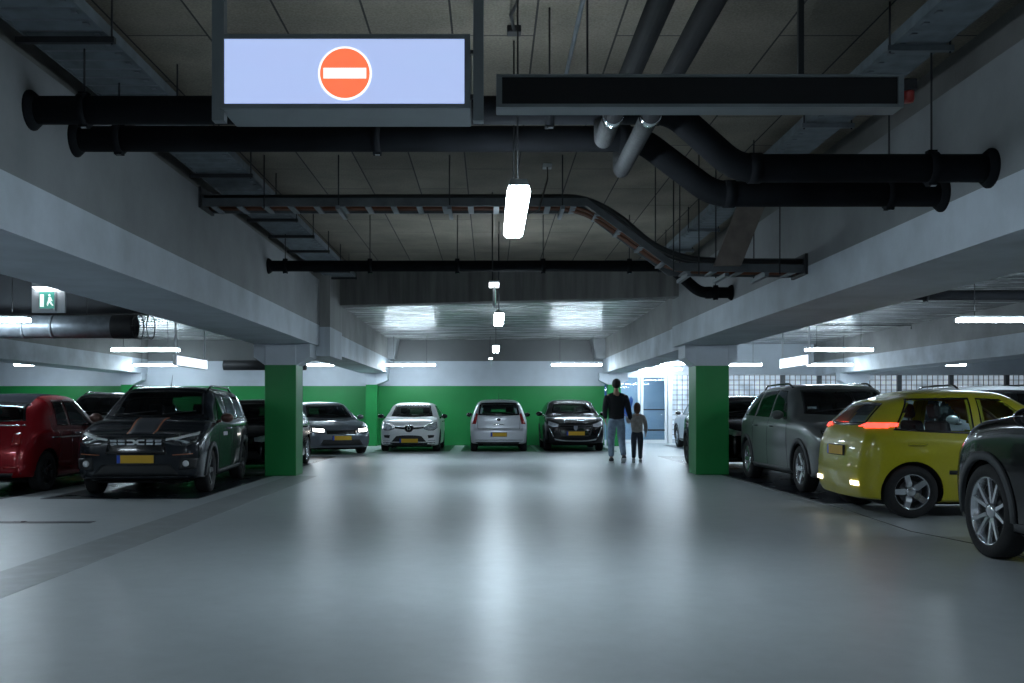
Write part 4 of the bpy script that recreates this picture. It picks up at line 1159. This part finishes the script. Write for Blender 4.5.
    def smooth_path(pts, k=5, rad=.16):
        out = [Vector(pts[0])]
        for i in range(1, len(pts)-1):
            a, b, c = map(Vector, pts[i-1:i+2])
            d1 = (a-b).normalized(); d2 = (c-b).normalized(); R = min(rad, (a-b).length*.45, (c-b).length*.45)
            p0, p1 = b+d1*R, b+d2*R
            for j in range(k+1):
                t = j/k; out.append(p0*(1-t)**2+b*2*t*(1-t)+p1*t*t)
        out.append(Vector(pts[-1])); return out
    def long_pipe(label, y, zl, zr, xa, xb, r, clamps, top=3.87, x0=-3.09, x1=3.37):
        t = thing('drain_pipe', label, 'pipe', (0,0,0), 0)
        m = MB(); m.tube(smooth_path([(x0-.05,y,zl),(xa,y,zl),(xb,y,zr),(x1+.05,y,zr)], rad=.12), r, 24); m.build('pipe', blk, t)
        flange(t, x0, y, zl, r, -1); flange(t, x1, y, zr, r, 1)
        for x in clamps: clamp(t, x, y, zl if x < xa else zr, r, top)
        for x in ((xa-.12), xb+.12):
            z = zl if x < xa else zr
            c = MB(); c.lathe([(-.04,r+.001),(-.04,r+.008),(.04,r+.008),(.04,r+.001)], 24, 'x', c=(x,y,z)); c.build('pipe_collar', blk, t)
        return t
    long_pipe('upper thick black pipe crossing behind the lit sign, nearest the camera', 6.7, 3.18, 2.79, 1.22, 1.66, .094, (-2.73, .4, 2.97))
    long_pipe('second thick black pipe crossing the aisle just below and behind the first', 7.41, 3.18, 2.77, 1.12, 1.66, .094, (-2.76, -.84, 2.97))
    long_pipe('thin straight black pipe crossing the aisle behind the cable ladder', 13.86, 3.16, 2.79, 2.5, 2.92, .077, (-2.85, -1.67, -.455, .74, 1.94, 3.14))
    # two sloping feeders from the front that turn up into the cross pipes
    for lab, x, ye, pipey in (('left of two dark feeder pipes running towards the camera above the display', .755, 6.66, 6.7), ('right of two dark feeder pipes running towards the camera above the display', .985, 7.5, 7.41)):
        t = thing('feeder_pipe', lab, 'pipe', (0,0,0), 0)
        m = MB(); m.tube(smooth_path([(x,-3,2.995),(x,ye-.3,2.97)]), .058, 18); m.build('pipe', blk, t)
        m = MB(); m.lathe([(-.03,.058),(-.03,.066),(.03,.066),(.03,.058)], 20, 'y', c=(x,6.12,2.972)); m.build('coupling_ring', M['chrome'], t)
        m = MB(); m.tube(smooth_path([(x,6.12,2.972),(x,ye,2.96),(x,ye,3.1)], rad=.1), .060, 18); m.build('ribbed_section', stl, t)
        for yy in (1.5, 4.0):
            d = MB(); d.tube([(x,yy,3.04),(x,yy,3.87)], .006, 6); d.build('hanger_rod', rodm, t)
    # ---- cable ladder across the aisle --------------------------------
    t = thing('cable_ladder', 'cable ladder with black and orange cables crossing the aisle and dropping on the right', 'cable tray', (0,0,0))
    path = [(-3.09,3.33),(1.03,3.33),(1.97,2.64),(3.37,2.62)]
    tray = pmat('ladder_rail', (.10,.11,.12), .5, .4, noise=.2)
    for y in (10.6, 11.0):
        m = MB()
        for (xa, za), (xb, zb) in zip(path, path[1:]):
            m.add([(xa,y-.01,za),(xb,y-.01,zb),(xb,y-.01,zb+.085),(xa,y-.01,za+.085),(xa,y+.01,za),(xb,y+.01,zb),(xb,y+.01,zb+.085),(xa,y+.01,za+.085)],
                [(0,1,2,3),(7,6,5,4),(0,4,5,1),(3,2,6,7),(0,3,7,4),(1,5,6,2)])
        m.build('side_rail', tray, t)
    seg = []
    for (xa, za), (xb, zb) in zip(path, path[1:]):
        n = int(math.hypot(xb-xa, zb-za)/.26)
        for k in range(n): seg.append((xa+(xb-xa)*(k+.5)/n, za+(zb-za)*(k+.5)/n))
    for x, z in seg:
        m = MB(); m.box(x-.03, x+.03, 10.6, 11.0, z-.006, z+.012); m.build('rung', galv, t)
    cabs = [((.008,.009,.01), 10.66, .10, .030), ((.008,.009,.01), 10.73, .11, .034), ((.01,.011,.012), 10.82, .10, .030), ((.17,.06,.03), 10.70, .03, .016), ((.17,.06,.03), 10.86, .03, .018), ((.12,.05,.03), 10.93, .03, .016)]
    for i, (c, y, dz, r) in enumerate(cabs):
        mt = pmat('cable_sheath_%d' % i, c, .5, noise=.1)
        if dz > .05: pp = [(-3.08,y,3.33+dz),(-1,y,3.34+dz),(1.0,y,3.34+dz),(1.35,y,3.17+dz),(1.75,y,2.82+dz),(2.1,y,2.69+dz*.9),(2.6,y,2.65+dz),(3.36,y,2.65+dz)]
        else: pp = [(-3.08,y,3.33+dz),(1.0,y,3.33+dz),(1.97,y,2.64+dz),(3.36,y,2.62+dz)]
        m = MB(); m.tube(smooth_path(pp, rad=.3), r, 10); m.build('cable', mt, t)
    for px, z in ((-1.61,3.33),(-.43,3.33),(.77,3.33),(1.83,2.75),(1.95,2.66),(2.1,2.63),(2.22,2.63),(2.5,2.63),(2.92,2.63),(3.08,2.63),(-2.4,3.33)):
        y = 10.58 if px in (-1.61, -.43, .77, 1.95, 2.22, 3.08, -2.4) else 11.02
        m = MB(); m.tube([(px,y,z-.03),(px,y,3.87)], .007, 6); m.build('hanger_rod', rodm, t)
    for px in (-1.61, -.43, .77, 2.1, 2.5, 2.92):
        z = 3.33 if px < 1 else 2.62
        m = MB(); m.box(px-.02, px+.02, 10.5, 11.1, z-.05, z-.012); m.build('support_bar', galv, t)
    for s, x, z in ((-1,-3.09,3.33), (1,3.37,2.62)):
        m = MB(); a, b = sorted((x, x-s*.03)); m.box(a, b, 10.55, 11.05, z-.02, z+.2); m.build('wall_bracket', M['plastic'], t)
    # brown cable trunk leaning from the ceiling to the ladder
    br = pmat('brown_trunk', (.15,.125,.11), .7, noise=.2, scale=8)
    m = MB(); m.add([(2.36,10.46,2.68),(2.64,10.46,2.68),(3.12,10.46,3.87),(2.82,10.46,3.87),(2.36,10.53,2.68),(2.64,10.53,2.68),(3.12,10.53,3.87),(2.82,10.53,3.87)],
        [(0,1,2,3),(7,6,5,4),(0,4,5,1),(3,2,6,7),(0,3,7,4),(1,5,6,2)])
    tag(m.build('cable_channel', br), 'flat brown cable trunk leaning from the ceiling down to the cable ladder', 'cable channel')
    # ---- long trays along the beams ------------------------------------
    def long_tray(label, x0, x1, z, y0, y1, bars, rodx, ribs, mat):
        t = thing('cable_tray', label, 'cable tray', (0,0,0))
        m = MB()
        n = int((y1-y0)/.09); rows = []
        for k in range(n+1):
            y = y0+(y1-y0)*k/n; dz = ribs if k % 2 else 0
            rows.append([(x0,y,z+dz),(x1,y,z+dz)])
        m.grid(rows, smooth=False)
        for x in (x0, x1): m.box(x-.006, x+.006, y0, y1, z, z+.075)
        m.build('tray_body', mat, t)
        dots = MB()
        for k in range(int((y1-y0)/.18)):
            yy = y0+.1+k*.18
            if yy < 4: continue
            xs = x1-.05 if x0 < 0 else x0+.05
            dots.box(xs-.018, xs+.018, yy-.02, yy+.02, z-.008, z-.002)
        dots.build('tray_slots', galv, t)['kind'] = 'stuff'
        for y in bars:
            b = MB(); b.box(x0-.05, x1+.05, y-.02, y+.02, z-.05, z-.012); b.build('tray_bracket', M['plastic'] if x0 < 0 else galv, t)
            for rx in rodx:
                r = MB(); r.tube([(rx,y,z-.06),(rx,y,3.87)], .007, 6); r.build('hanger_rod', rodm, t)
    long_tray('ribbed zinc cable tray running along the top of the left beam', -3.02, -2.48, 3.59, -8.8, 18.35, [3.9,5.2,6.45,7.8,9.0,10.2,11.4,12.6,13.8,15.1,16.3,17.3,18.2], (-2.45,), .02, galvd)
    long_tray('flat bluish cable tray running along the top of the right beam', 2.68, 3.02, 3.59, -8.8, 17.2, [4.0,5.3,6.6,8.4,10.0,11.7,13.3,15.0,16.5], (2.65, 3.05), .004, galvd)

    # ---- round ventilation duct on the left ----------------------------
    t = thing('ventilation_duct', 'round grey ventilation duct ending open below the exit sign on the left', 'duct', (-12.88,15.5,2.45))
    m = MB(); m.tube([(-7.3,0,0),(7.25,0,0)], .178, 32, cap=False); m.build('duct_pipe', galv, t)
    for x in (5.65, 6.1, 1.0, -3.):
        m = MB(); m.lathe([(-.02,.178),(-.02,.187),(.02,.187),(.02,.178)], 32, 'x', c=(x,0,0)); m.build('duct_joint', galv, t)
    m = MB(); m.lathe([(0,.183),(.32,.19),(.34,.185),(.34,.15),(.1,.13),(.1,.001)], 32, 'x', c=(7.02,0,0)); m.build('duct_mouth', M['plastic'], t)
    m = MB()
    for a in np.linspace(0, 2*PI, 13)[:-1]: m.tube([(7.36,.185*math.cos(a),.185*math.sin(a)),(7.6,.19*math.cos(a),.19*math.sin(a))], .004, 5)
    m.lathe([(-.006,.19),(.006,.19),(.006,.20),(-.006,.20),(-.006,.19)], 32, 'x', c=(7.6,0,0)); m.lathe([(-.006,.19),(.006,.19),(.006,.20),(-.006,.20),(-.006,.19)], 32, 'x', c=(7.42,0,0))
    m.build('wire_guard', rodm, t)
    for x in (3.6, 6.6):
        m = MB(); m.tube([(x,0,.18),(x,0,.94)], .008, 6); m.build('hanger_rod', rodm, t)
    m = MB(); m.tube([(-6.15,23.,2.18),(-4.25,23.,2.18)], .115, 24); o = m.build('duct', M['clad']); tag(o, 'short dark duct just left of the left green pillar top', 'duct')
    h = MB(); h.tube([(-5.4,23.,2.29),(-5.4,23.,3.39)], .008, 6); h.build('hanger_rod', rodm, o)
    t = thing('drain_pipe', 'dark pipe under the ceiling of the right row, above the lamp at the right edge', 'pipe', (0,0,0))
    m = MB(); m.tube([(4.42,16.,3.0),(21.,16.,3.0)], .08, 20); m.build('pipe', blk, t)
    for x in (7.0, 9.5, 13.):
        clamp(t, x, 16., 3.0, .08, 3.39)
    for lab, pts in (('thin conduit under the right row ceiling above the grey suv', [(8.4,26,3.36),(11.0,26,3.36),(11.0,26,3.26)]), ('thin conduit along the panel ceiling above the display', [(.61,1.,3.85),(.61,9.3,3.85)])):
        m = MB(); m.tube(pts, .016, 8); tag(m.build('conduit', rodm if 'grey' in lab else galvd), lab, 'conduit')
    # ceiling junction boxes and the lead of the nearest lamp
    for (x, y, lab) in ((.17, 7.04, 'small black junction box on the ceiling above the nearest lamp'), (.63, 10.97, 'small grey ceiling socket feeding the nearest lamp')):
        t = thing('junction_box', lab, 'junction box', (x, y, 3.87))
        m = MB(); m.box(-.05, .05, -.05, .05, -.05, 0, bev=.008); m.build('box', M['plastic'] if y < 8 else hous, t)
        m = MB()
        if y < 8: m.tube([(0,0,-.03),(-.03,-.35,-.05),(.0,-.7,-.12),(.03,-.9,-.02),(0,-1.1,.0)], .012, 8)
        else: m.tube([(0,0,-.03),(-.04,-.8,-.35),(-.2,-2.2,-.95),(-.42,-3.3,-1.22),(-.46,-3.45,-1.31)], .008, 8)
        m.build('lead', rodm, t)

    # ---- lit no-entry sign ---------------------------------------------
    t = thing('light_box_sign', 'lit pale blue hanging sign with a red and white no-entry disc', 'sign', (-.584, 4.14, 2.379))
    X0, X1, Z1 = -.504, .504, .298
    m = MB(); m.box(X0, X1, -.125, .13, 0, Z1, bev=.006)
    m.build('casing', pmat('sign_casing', (.26,.29,.31), .45, .2, noise=.06), t)
    m = MB()
    for (a, b, c, d) in ((X0,X1,0,.018),(X0,X1,Z1-.018,Z1),(X0,X0+.019,.018,Z1-.018),(X1-.023,X1,.018,Z1-.018)): m.box(a, b, -.14, -.12, c, d)
    m.build('front_frame', alu, t)
    face = emat('sign_face', (.46,.58,.95), .86)
    m = MB(); m.box(X0+.019, X1-.023, -.132, -.124, .018, Z1-.018); m.build('lit_face', face, t)
    def disc(r0, y0, y1, mat, nm, par):
        d = MB(); n = 48
        d.prism([(r0*math.cos(2*PI*k/n), .142+r0*math.sin(2*PI*k/n)) for k in range(n)], y0, y1); return d.build(nm, mat, par)
    wh = emat('sign_white', (1,1,1), 1.15); red = emat('sign_red', (1., .18, .07), .95)
    disc(.108, -.1335, -.132, wh, 'disc_border', t); disc(.100, -.135, -.1335, red, 'red_disc', t)
    m = MB(); m.box(-.086, .086, -.1365, -.135, .121, .163); m.build('white_bar', wh, t)
    for x0, x1 in ((-.542,-.493),(.516,.558)):
        m = MB(); m.box(x0, x1, -.11, -.06, -.04, 1.49); m.build('post', alu, t)
    for z in (.06, .24):
        m = MB(); m.box(.5, .53, -.1, -.08, z-.008, z+.008); m.build('mounting_lug', M['plastic'], t)
    m = MB(); m.box(.06, .09, -.05, -.02, Z1, Z1+.03); m.build('top_lug', M['plastic'], t)
    # ---- dark display ----------------------------------------------------
    t = thing('display_board', 'long switched-off black display board hanging right of the lit sign', 'display', (.887, 4.26, 2.444))
    m = MB(); m.box(-.86, .86, -.04, .06, 0, .139, bev=.004); m.build('casing', alu, t)
    m = MB()
    for (a, b, c, d) in ((-.86,.86,0,.014),(-.86,.86,.129,.139),(-.86,-.836,.014,.129),(.836,.86,.014,.129)): m.box(a, b, -.06, -.04, c, d)
    m.build('front_frame', alu, t)
    m = MB(); m.box(-.836, .836, -.05, -.041, .014, .129); m.build('screen', pmat('dark_screen', (.003,.003,.004), .7, noise=.2), t)
    for x, w in ((.445, .012), (-.47, .004)):
        m = MB(); m.box(x-w, x+w, 0, .02, .139, 1.426); m.build('hanger', rodm, t)
    t2 = thing('beacon', 'small black and red warning beacon on the right end of the black display', 'beacon', (1.78, 4.24, 2.475))
    m = MB(); m.box(-.028, .03, -.03, .03, .045, .095, bev=.006); m.build('base', M['plastic'], t2)
    m = MB(); m.lathe([(.045,.026),(.01,.026),(0,.02),(0,.001)], 20, 'z'); m.build('lens', pmat('beacon_red', (.30,.02,.015), .3, noise=.1), t2)

    # ---- hanging blank light boxes over the rows ---------------------------
    for s, ya, yb, lab in ((-1, 25.5, 28.3, 'white light box hanging over the left row, beside the tube lamp'), (1, 25.1, 27.6, 'white light box hanging over the right row, beside the tube lamp')):
        t = thing('light_box_sign', lab, 'sign', (s*8.08, (ya+yb)/2, 2.28)); h = (yb-ya)/2
        m = MB(); m.box(-.05, .05, -h, h, 0, .28, bev=.01); m.build('casing', frame_mat(), t)
        fc = emat('blank_sign_face', (.80,.86,1.), 1.6)
        for q in (-1, 1):
            a, b = sorted((q*.051, q*.056)); m = MB(); m.box(a, b, -h+.03, h-.03, .02, .26); m.build('lit_face', fc, t)
        if s < 0:
            m = MB(); n = 24; m.prism([(-h+.45+.09*math.cos(2*PI*k/n), .14+.09*math.sin(2*PI*k/n)) for k in range(n)], .056, .059, 'yz'); m.build('red_disc', emat('faint_red', (1.,.5,.5), 1.2), t)
            m = MB(); m.box(.059, .062, -h+.39, -h+.51, .125, .155); m.build('white_bar', wh, t)
        for y in (-h+.1, h-.1):
            m = MB(); m.box(-.02, .02, y-.02, y+.02, .28, 1.11); m.build('post', frame_mat(), t)
    # ---- exit signs ------------------------------------------------------------
    gpan = emat('exit_green', (.05,.30,.24), .7); exw = emat('exit_white', (.8,1,.95), 1.1)
    head = emat('exit_lamp_head', (.88,.95,1.), 7.)
    def exit_sign(label, loc, rz, backing, top, small=1.):
        t = thing('exit_sign', label, 'exit sign', loc, rz)
        m = MB(); m.box(-.105, .105, -.015, .015, 0, .25, bev=.004); m.build('sign_box', frame_mat(), t)
        m = MB(); m.box(-.09, .09, -.019, -.015, .03, .23)
        m.build('green_panel', gpan, t)
        m = MB(); m.prism([(-.08,.05),(-.035,.05),(-.035,.2),(-.08,.2)], -.0215, -.019); m.build('door_symbol', exw, t)
        fg = MB(); fg.prism([(.065,.13),(.05,.17),(.022,.165),(.018,.125),(.002,.085),(.01,.06),(.02,.08),(.035,.11),(.05,.08),(.075,.06),(.08,.07),(.06,.095),(.045,.125),(.075,.12)], -.0215, -.019)
        fg.lathe([(-.0215,.001),(-.0215,.013),(-.019,.013)], 12, 'y', c=(.034,0,.19)); fg.build('running_figure', exw, t)
        m = MB(); m.prism([(-.16,.285),(.16,.285),(.12,.255),(-.12,.255)], -.06, .06); m.build('lamp_head', head, t)
        m = MB(); m.box(-.165, .165, -.065, .065, .287, .31, bev=.006); m.build('lamp_cover', frame_mat(), t)
        if backing: m = MB(); m.box(-.2, .21, .02, .045, -.02, .37, bev=.004); m.build('backing_plate', frame_mat(), t)
        m = MB(); m.tube([(0,.02,.3),(0,.02,top-loc[2])], .008, 6); m.build('suspension_rod', rodm, t)
    exit_sign('green exit sign on a white plate above the round duct on the left', (-5.38,12.1,2.36), 0, True, 3.39)
    exit_sign('exit sign hanging edge on between the first two aisle lamps', (.05,12.4,2.44), PI/2, False, 3.87)
    exit_sign('tiny exit sign hanging edge on by the back wall', (.02,30.5,2.44), PI/2, False, 3.39)
_fm = {}
def frame_mat():
    if 'f' not in _fm: _fm['f'] = pmat('pale_casing', (.55,.58,.61), .4, noise=.04)
    return _fm['f']
# ------------------------------------------------------------------ people
def skin_mesh(name, J, E, mat, parent, root, sub=2):
    """J: name -> (x,y,z, rx[, ry]); E: list of joint-name chains"""
    keys = list(J); idx = {k: i for i, k in enumerate(keys)}
    edges = []
    for ch in E:
        edges += [(idx[a], idx[b]) for a, b in zip(ch, ch[1:])]
    me = bpy.data.meshes.new(name); me.from_pydata([J[k][:3] for k in keys], edges, [])
    o = bpy.data.objects.new(name, me); COL.objects.link(o)
    md = o.modifiers.new('skin', 'SKIN'); md.use_smooth_shade = True; md.branch_smoothing = .4
    if not me.skin_vertices: me.attributes.new('skin', 'FLOAT_VECTOR', 'POINT')
    for k in keys:
        v = me.skin_vertices[0].data[idx[k]]; r = J[k][3:]
        v.radius = (r[0], r[1] if len(r) > 1 else r[0]); v.use_root = (k == root)
    s = o.modifiers.new('sub', 'SUBSURF'); s.levels = sub; s.render_levels = sub
    bpy.context.view_layer.update()
    dg = bpy.context.evaluated_depsgraph_get()
    nm = bpy.data.meshes.new_from_object(o.evaluated_get(dg))
    o.modifiers.clear(); o.data = nm; bpy.data.meshes.remove(me); nm.name = name
    nm.materials.clear(); nm.materials.append(mat)
    for p in nm.polygons: p.use_smooth = True
    o.parent = parent
    return o

def person(label, loc, rz, h, jacket, trousers, hairc, shoe, pose, child=False, sole=None):
    """walking figure facing +y (away from the camera) in local space, 1.80 m tall before scaling"""
    t = thing('person', label, 'person', loc, rz); t.scale = (h/1.80,)*3
    sk = pmat('skin', (.42,.24,.17), .55, noise=.08, scale=20)
    k = 1.0; hd = 1.18 if child else 1.
    sw = .185 if not child else .17
    P = pose
    hz = 1.50
    J = dict(pelvis=(0,0,.95,.12,.10), waist=(0,0,1.10,.115,.09), chest=(0,.01,1.30,.14,.10), neckb=(0,.0,hz-.02,.075,.07), neck=(0,.01,hz+.04,.058,.06),
        skull=(0,.02,hz+.14,.078*hd,.09*hd), crown=(0,.01,hz+.215,.06*hd,.07*hd), face=(0,.085*hd,hz+.12,.035,.035), nose=(0,.118*hd,hz+.13,.011,.011))
    for s, n in ((-1, 'l'), (1, 'r')):
        hip, kn, an = (s*.09, 0, .90), P[n+'_knee'], P[n+'_ankle']
        J[n+'hip'] = (*hip, .09); J[n+'knee'] = (*kn, .055); J[n+'ankle'] = (*an, .036)
        J[n+'toe'] = (an[0], an[1]+.13, max(.035, an[2]-.05), .03)
        el, wr = P[n+'_elbow'], P[n+'_wrist']
        J[n+'sh'] = (s*sw, 0, 1.44, .052); J[n+'el'] = (*el, .040); J[n+'wr'] = (*wr, .027)
        d = (Vector(wr)-Vector(el)).normalized()
        pc = Vector(wr)+d*.05; J[n+'palm'] = (*pc, .030, .018)
        fr = Vector((0,1,0)); fr = (fr-d*fr.dot(d)).normalized(); side = d.cross(fr)
        for i, (o_, ln) in enumerate(((-.024,.062),(-.008,.072),(.008,.068),(.024,.055))):
            a = pc+d*.035+fr*o_; b = a+d*ln*.55+side*.008*(-s); c_ = b+d*ln*.45+side*.02*(-s)
            J[n+'f%da' % i] = (*a, .0095); J[n+'f%db' % i] = (*b, .0088); J[n+'f%dc' % i] = (*c_, .0078)
        a = pc+fr*.028; b = a+fr*.022+d*.025; J[n+'ta'] = (*a, .012); J[n+'tb'] = (*b, .0095)
    E = [('pelvis','waist','chest','neckb','neck','skull','crown'), ('skull','face','nose')]
    for n in 'lr':
        E += [('pelvis',n+'hip',n+'knee',n+'ankle',n+'toe'), ('chest',n+'sh',n+'el',n+'wr',n+'palm',n+'ta',n+'tb')]
        for i in range(4): E.append((n+'palm', n+'f%da' % i, n+'f%db' % i, n+'f%dc' % i))
    body = skin_mesh('body', J, E, sk, t, 'pelvis', 1)
    # ears, eyes, mouth
    for s in (-1, 1):
        m = MB(); m.ellipsoid((s*.076*hd,.015,hz+.14), (.012,.02,.032)); m.build('ear', sk, t)
        m = MB(); m.ellipsoid((s*.032,.100*hd,hz+.155), (.013,.01,.01)); m.build('eye', M['gloss_black'], t)
    m = MB(); m.ellipsoid((0,.112*hd,hz+.09), (.024,.008,.007)); m.build('mouth', pmat('lips', (.35,.12,.1), .5, noise=.05), t)
    hm = pmat('hair', hairc, .7, noise=.3, scale=60, bump=.3)
    m = MB(); m.ellipsoid((0,-.012,hz+.185), (.092*hd,.105*hd,.108*hd if not child else .125*hd), 20, 12)
    if child: m.ellipsoid((0,-.03,hz+.12), (.088*hd,.08*hd,.12*hd), 18, 10)
    hair = m.build('hair', hm, t)
    # clothing
    Jj = dict(hem=(0,0,.86,.185,.145), waist=(0,0,1.05,.185,.14), chest=(0,0,1.25,.205,.145), up=(0,-.005,1.42,.15,.12), col=(0,0,1.545,.075,.075))
    Ej = [('hem','waist','chest','up','col')]
    for s, n in ((-1,'l'),(1,'r')):
        el, wr = P[n+'_elbow'], P[n+'_wrist']; d = (Vector(wr)-Vector(el))
        Jj[n+'sh'] = (s*(sw+.015), 0, 1.40, .078); Jj[n+'el'] = (*el, .068); Jj[n+'cf'] = (*(Vector(el)+d*.96), .05)
        Ej.append(('up',n+'sh',n+'el',n+'cf'))
    skin_mesh('jacket', Jj, Ej, jacket, t, 'chest')
    Jt = dict(top=(0,0,1.02,.165,.125), pel=(0,-.005,.90,.172,.135))
    Et = [('top','pel')]
    for s, n in ((-1,'l'),(1,'r')):
        kn, an = P[n+'_knee'], P[n+'_ankle']
        Jt[n+'hip'] = (s*.095,-.005,.82,.115,.125); Jt[n+'knee'] = (*kn, .086); Jt[n+'calf'] = (*(Vector(kn)*.45+Vector(an)*.55), .072); Jt[n+'hem'] = (an[0],an[1],an[2]+.02,.062)
        Et.append(('pel',n+'hip',n+'knee',n+'calf',n+'hem'))
    skin_mesh('trousers', Jt, Et, trousers, t, 'pel')
    for s, n in ((-1,'l'),(1,'r')):
        an = P[n+'_ankle']; pitch = P.get(n+'_pitch', 0)
        Mx = Matrix.Translation((an[0],an[1],an[2])) @ Matrix.Rotation(pitch, 4, 'X')
        m = MB(); m.tube([(0,-.06,-.035),(0,-.03,-.03),(0,.05,-.035),(0,.13,-.05),(0,.185,-.055)], [.035,.05,.048,.042,.022], 14, M=Mx)
        o = m.build('shoe', shoe, t)
        m = MB(); m.box(-.045, .045, -.09, .20, -.09, -.065, M=Mx, bev=.01); m.build('sole', sole or M['white_mark'], o)
    return t

def build_people():
    black = pmat('black_jacket', (.008,.009,.012), .85, noise=.2, scale=30)
    jeans = pmat('light_blue_jeans', (.24,.32,.42), .85, noise=.25, scale=14)
    hoodie = pmat('beige_hoodie', (.36,.33,.30), .85, noise=.2, scale=10)
    djean = pmat('dark_jeans', (.045,.055,.075), .85, noise=.25, scale=14)
    Y = 21.6
    pm = dict(l_knee=(-.10,.10,.50), l_ankle=(-.10,.03,.10), r_knee=(.11,.0,.50), r_ankle=(.13,-.22,.14), r_pitch=-.45,
        l_elbow=(-.245,-.03,1.16), l_wrist=(-.22,.12,.93), r_elbow=(.25,-.02,1.16), r_wrist=(.32,.06,.90))
    person('man in a black jacket and light blue jeans walking away beside the child', (2.74, Y, 0), 0, 1.84, black, jeans, (.02,.016,.014), pmat('dark_shoe', (.05,.05,.055), .6, noise=.1), pm)
    pc = dict(l_knee=(-.10,.0,.50), l_ankle=(-.11,-.18,.13), l_pitch=-.35, r_knee=(.10,.09,.50), r_ankle=(.10,.04,.10),
        l_elbow=(-.25,.02,1.20), l_wrist=(-.31,.06,1.36), r_elbow=(.26,.0,1.16), r_wrist=(.27,.12,.92))
    person('child in a beige hoodie and dark trousers holding the man\'s hand', (3.2, Y+.05, 0), -.1, 1.29, hoodie, djean, (.10,.05,.03), pmat('pale_shoe', (.5,.5,.52), .6, noise=.1), pc, child=True)
# ------------------------------------------------------------------ assemble
build_room()
build_services()
build_cars()
build_people()

w = bpy.data.worlds.new('world'); scene.world = w; w.use_nodes = True
w.node_tree.nodes['Background'].inputs[0].default_value = (.35, .45, .55, 1)
w.node_tree.nodes['Background'].inputs[1].default_value = .15

cam = bpy.data.cameras.new('camera'); co = bpy.data.objects.new('camera', cam); COL.objects.link(co)
co.location = (0, 0, EYE); co.rotation_euler = (PI/2, 0, 0)
cam.sensor_width = 36; cam.lens = 35; cam.sensor_fit = 'HORIZONTAL'
cam.shift_x = (512-490)/1024; cam.shift_y = (409-341.5)/1024
cam.clip_start = .05; cam.clip_end = 200
scene.camera = co
vs = scene.view_settings
vs.view_transform = 'Standard'; vs.look = 'None'; vs.exposure = 0.; vs.gamma = 1; vs.use_curve_mapping = False
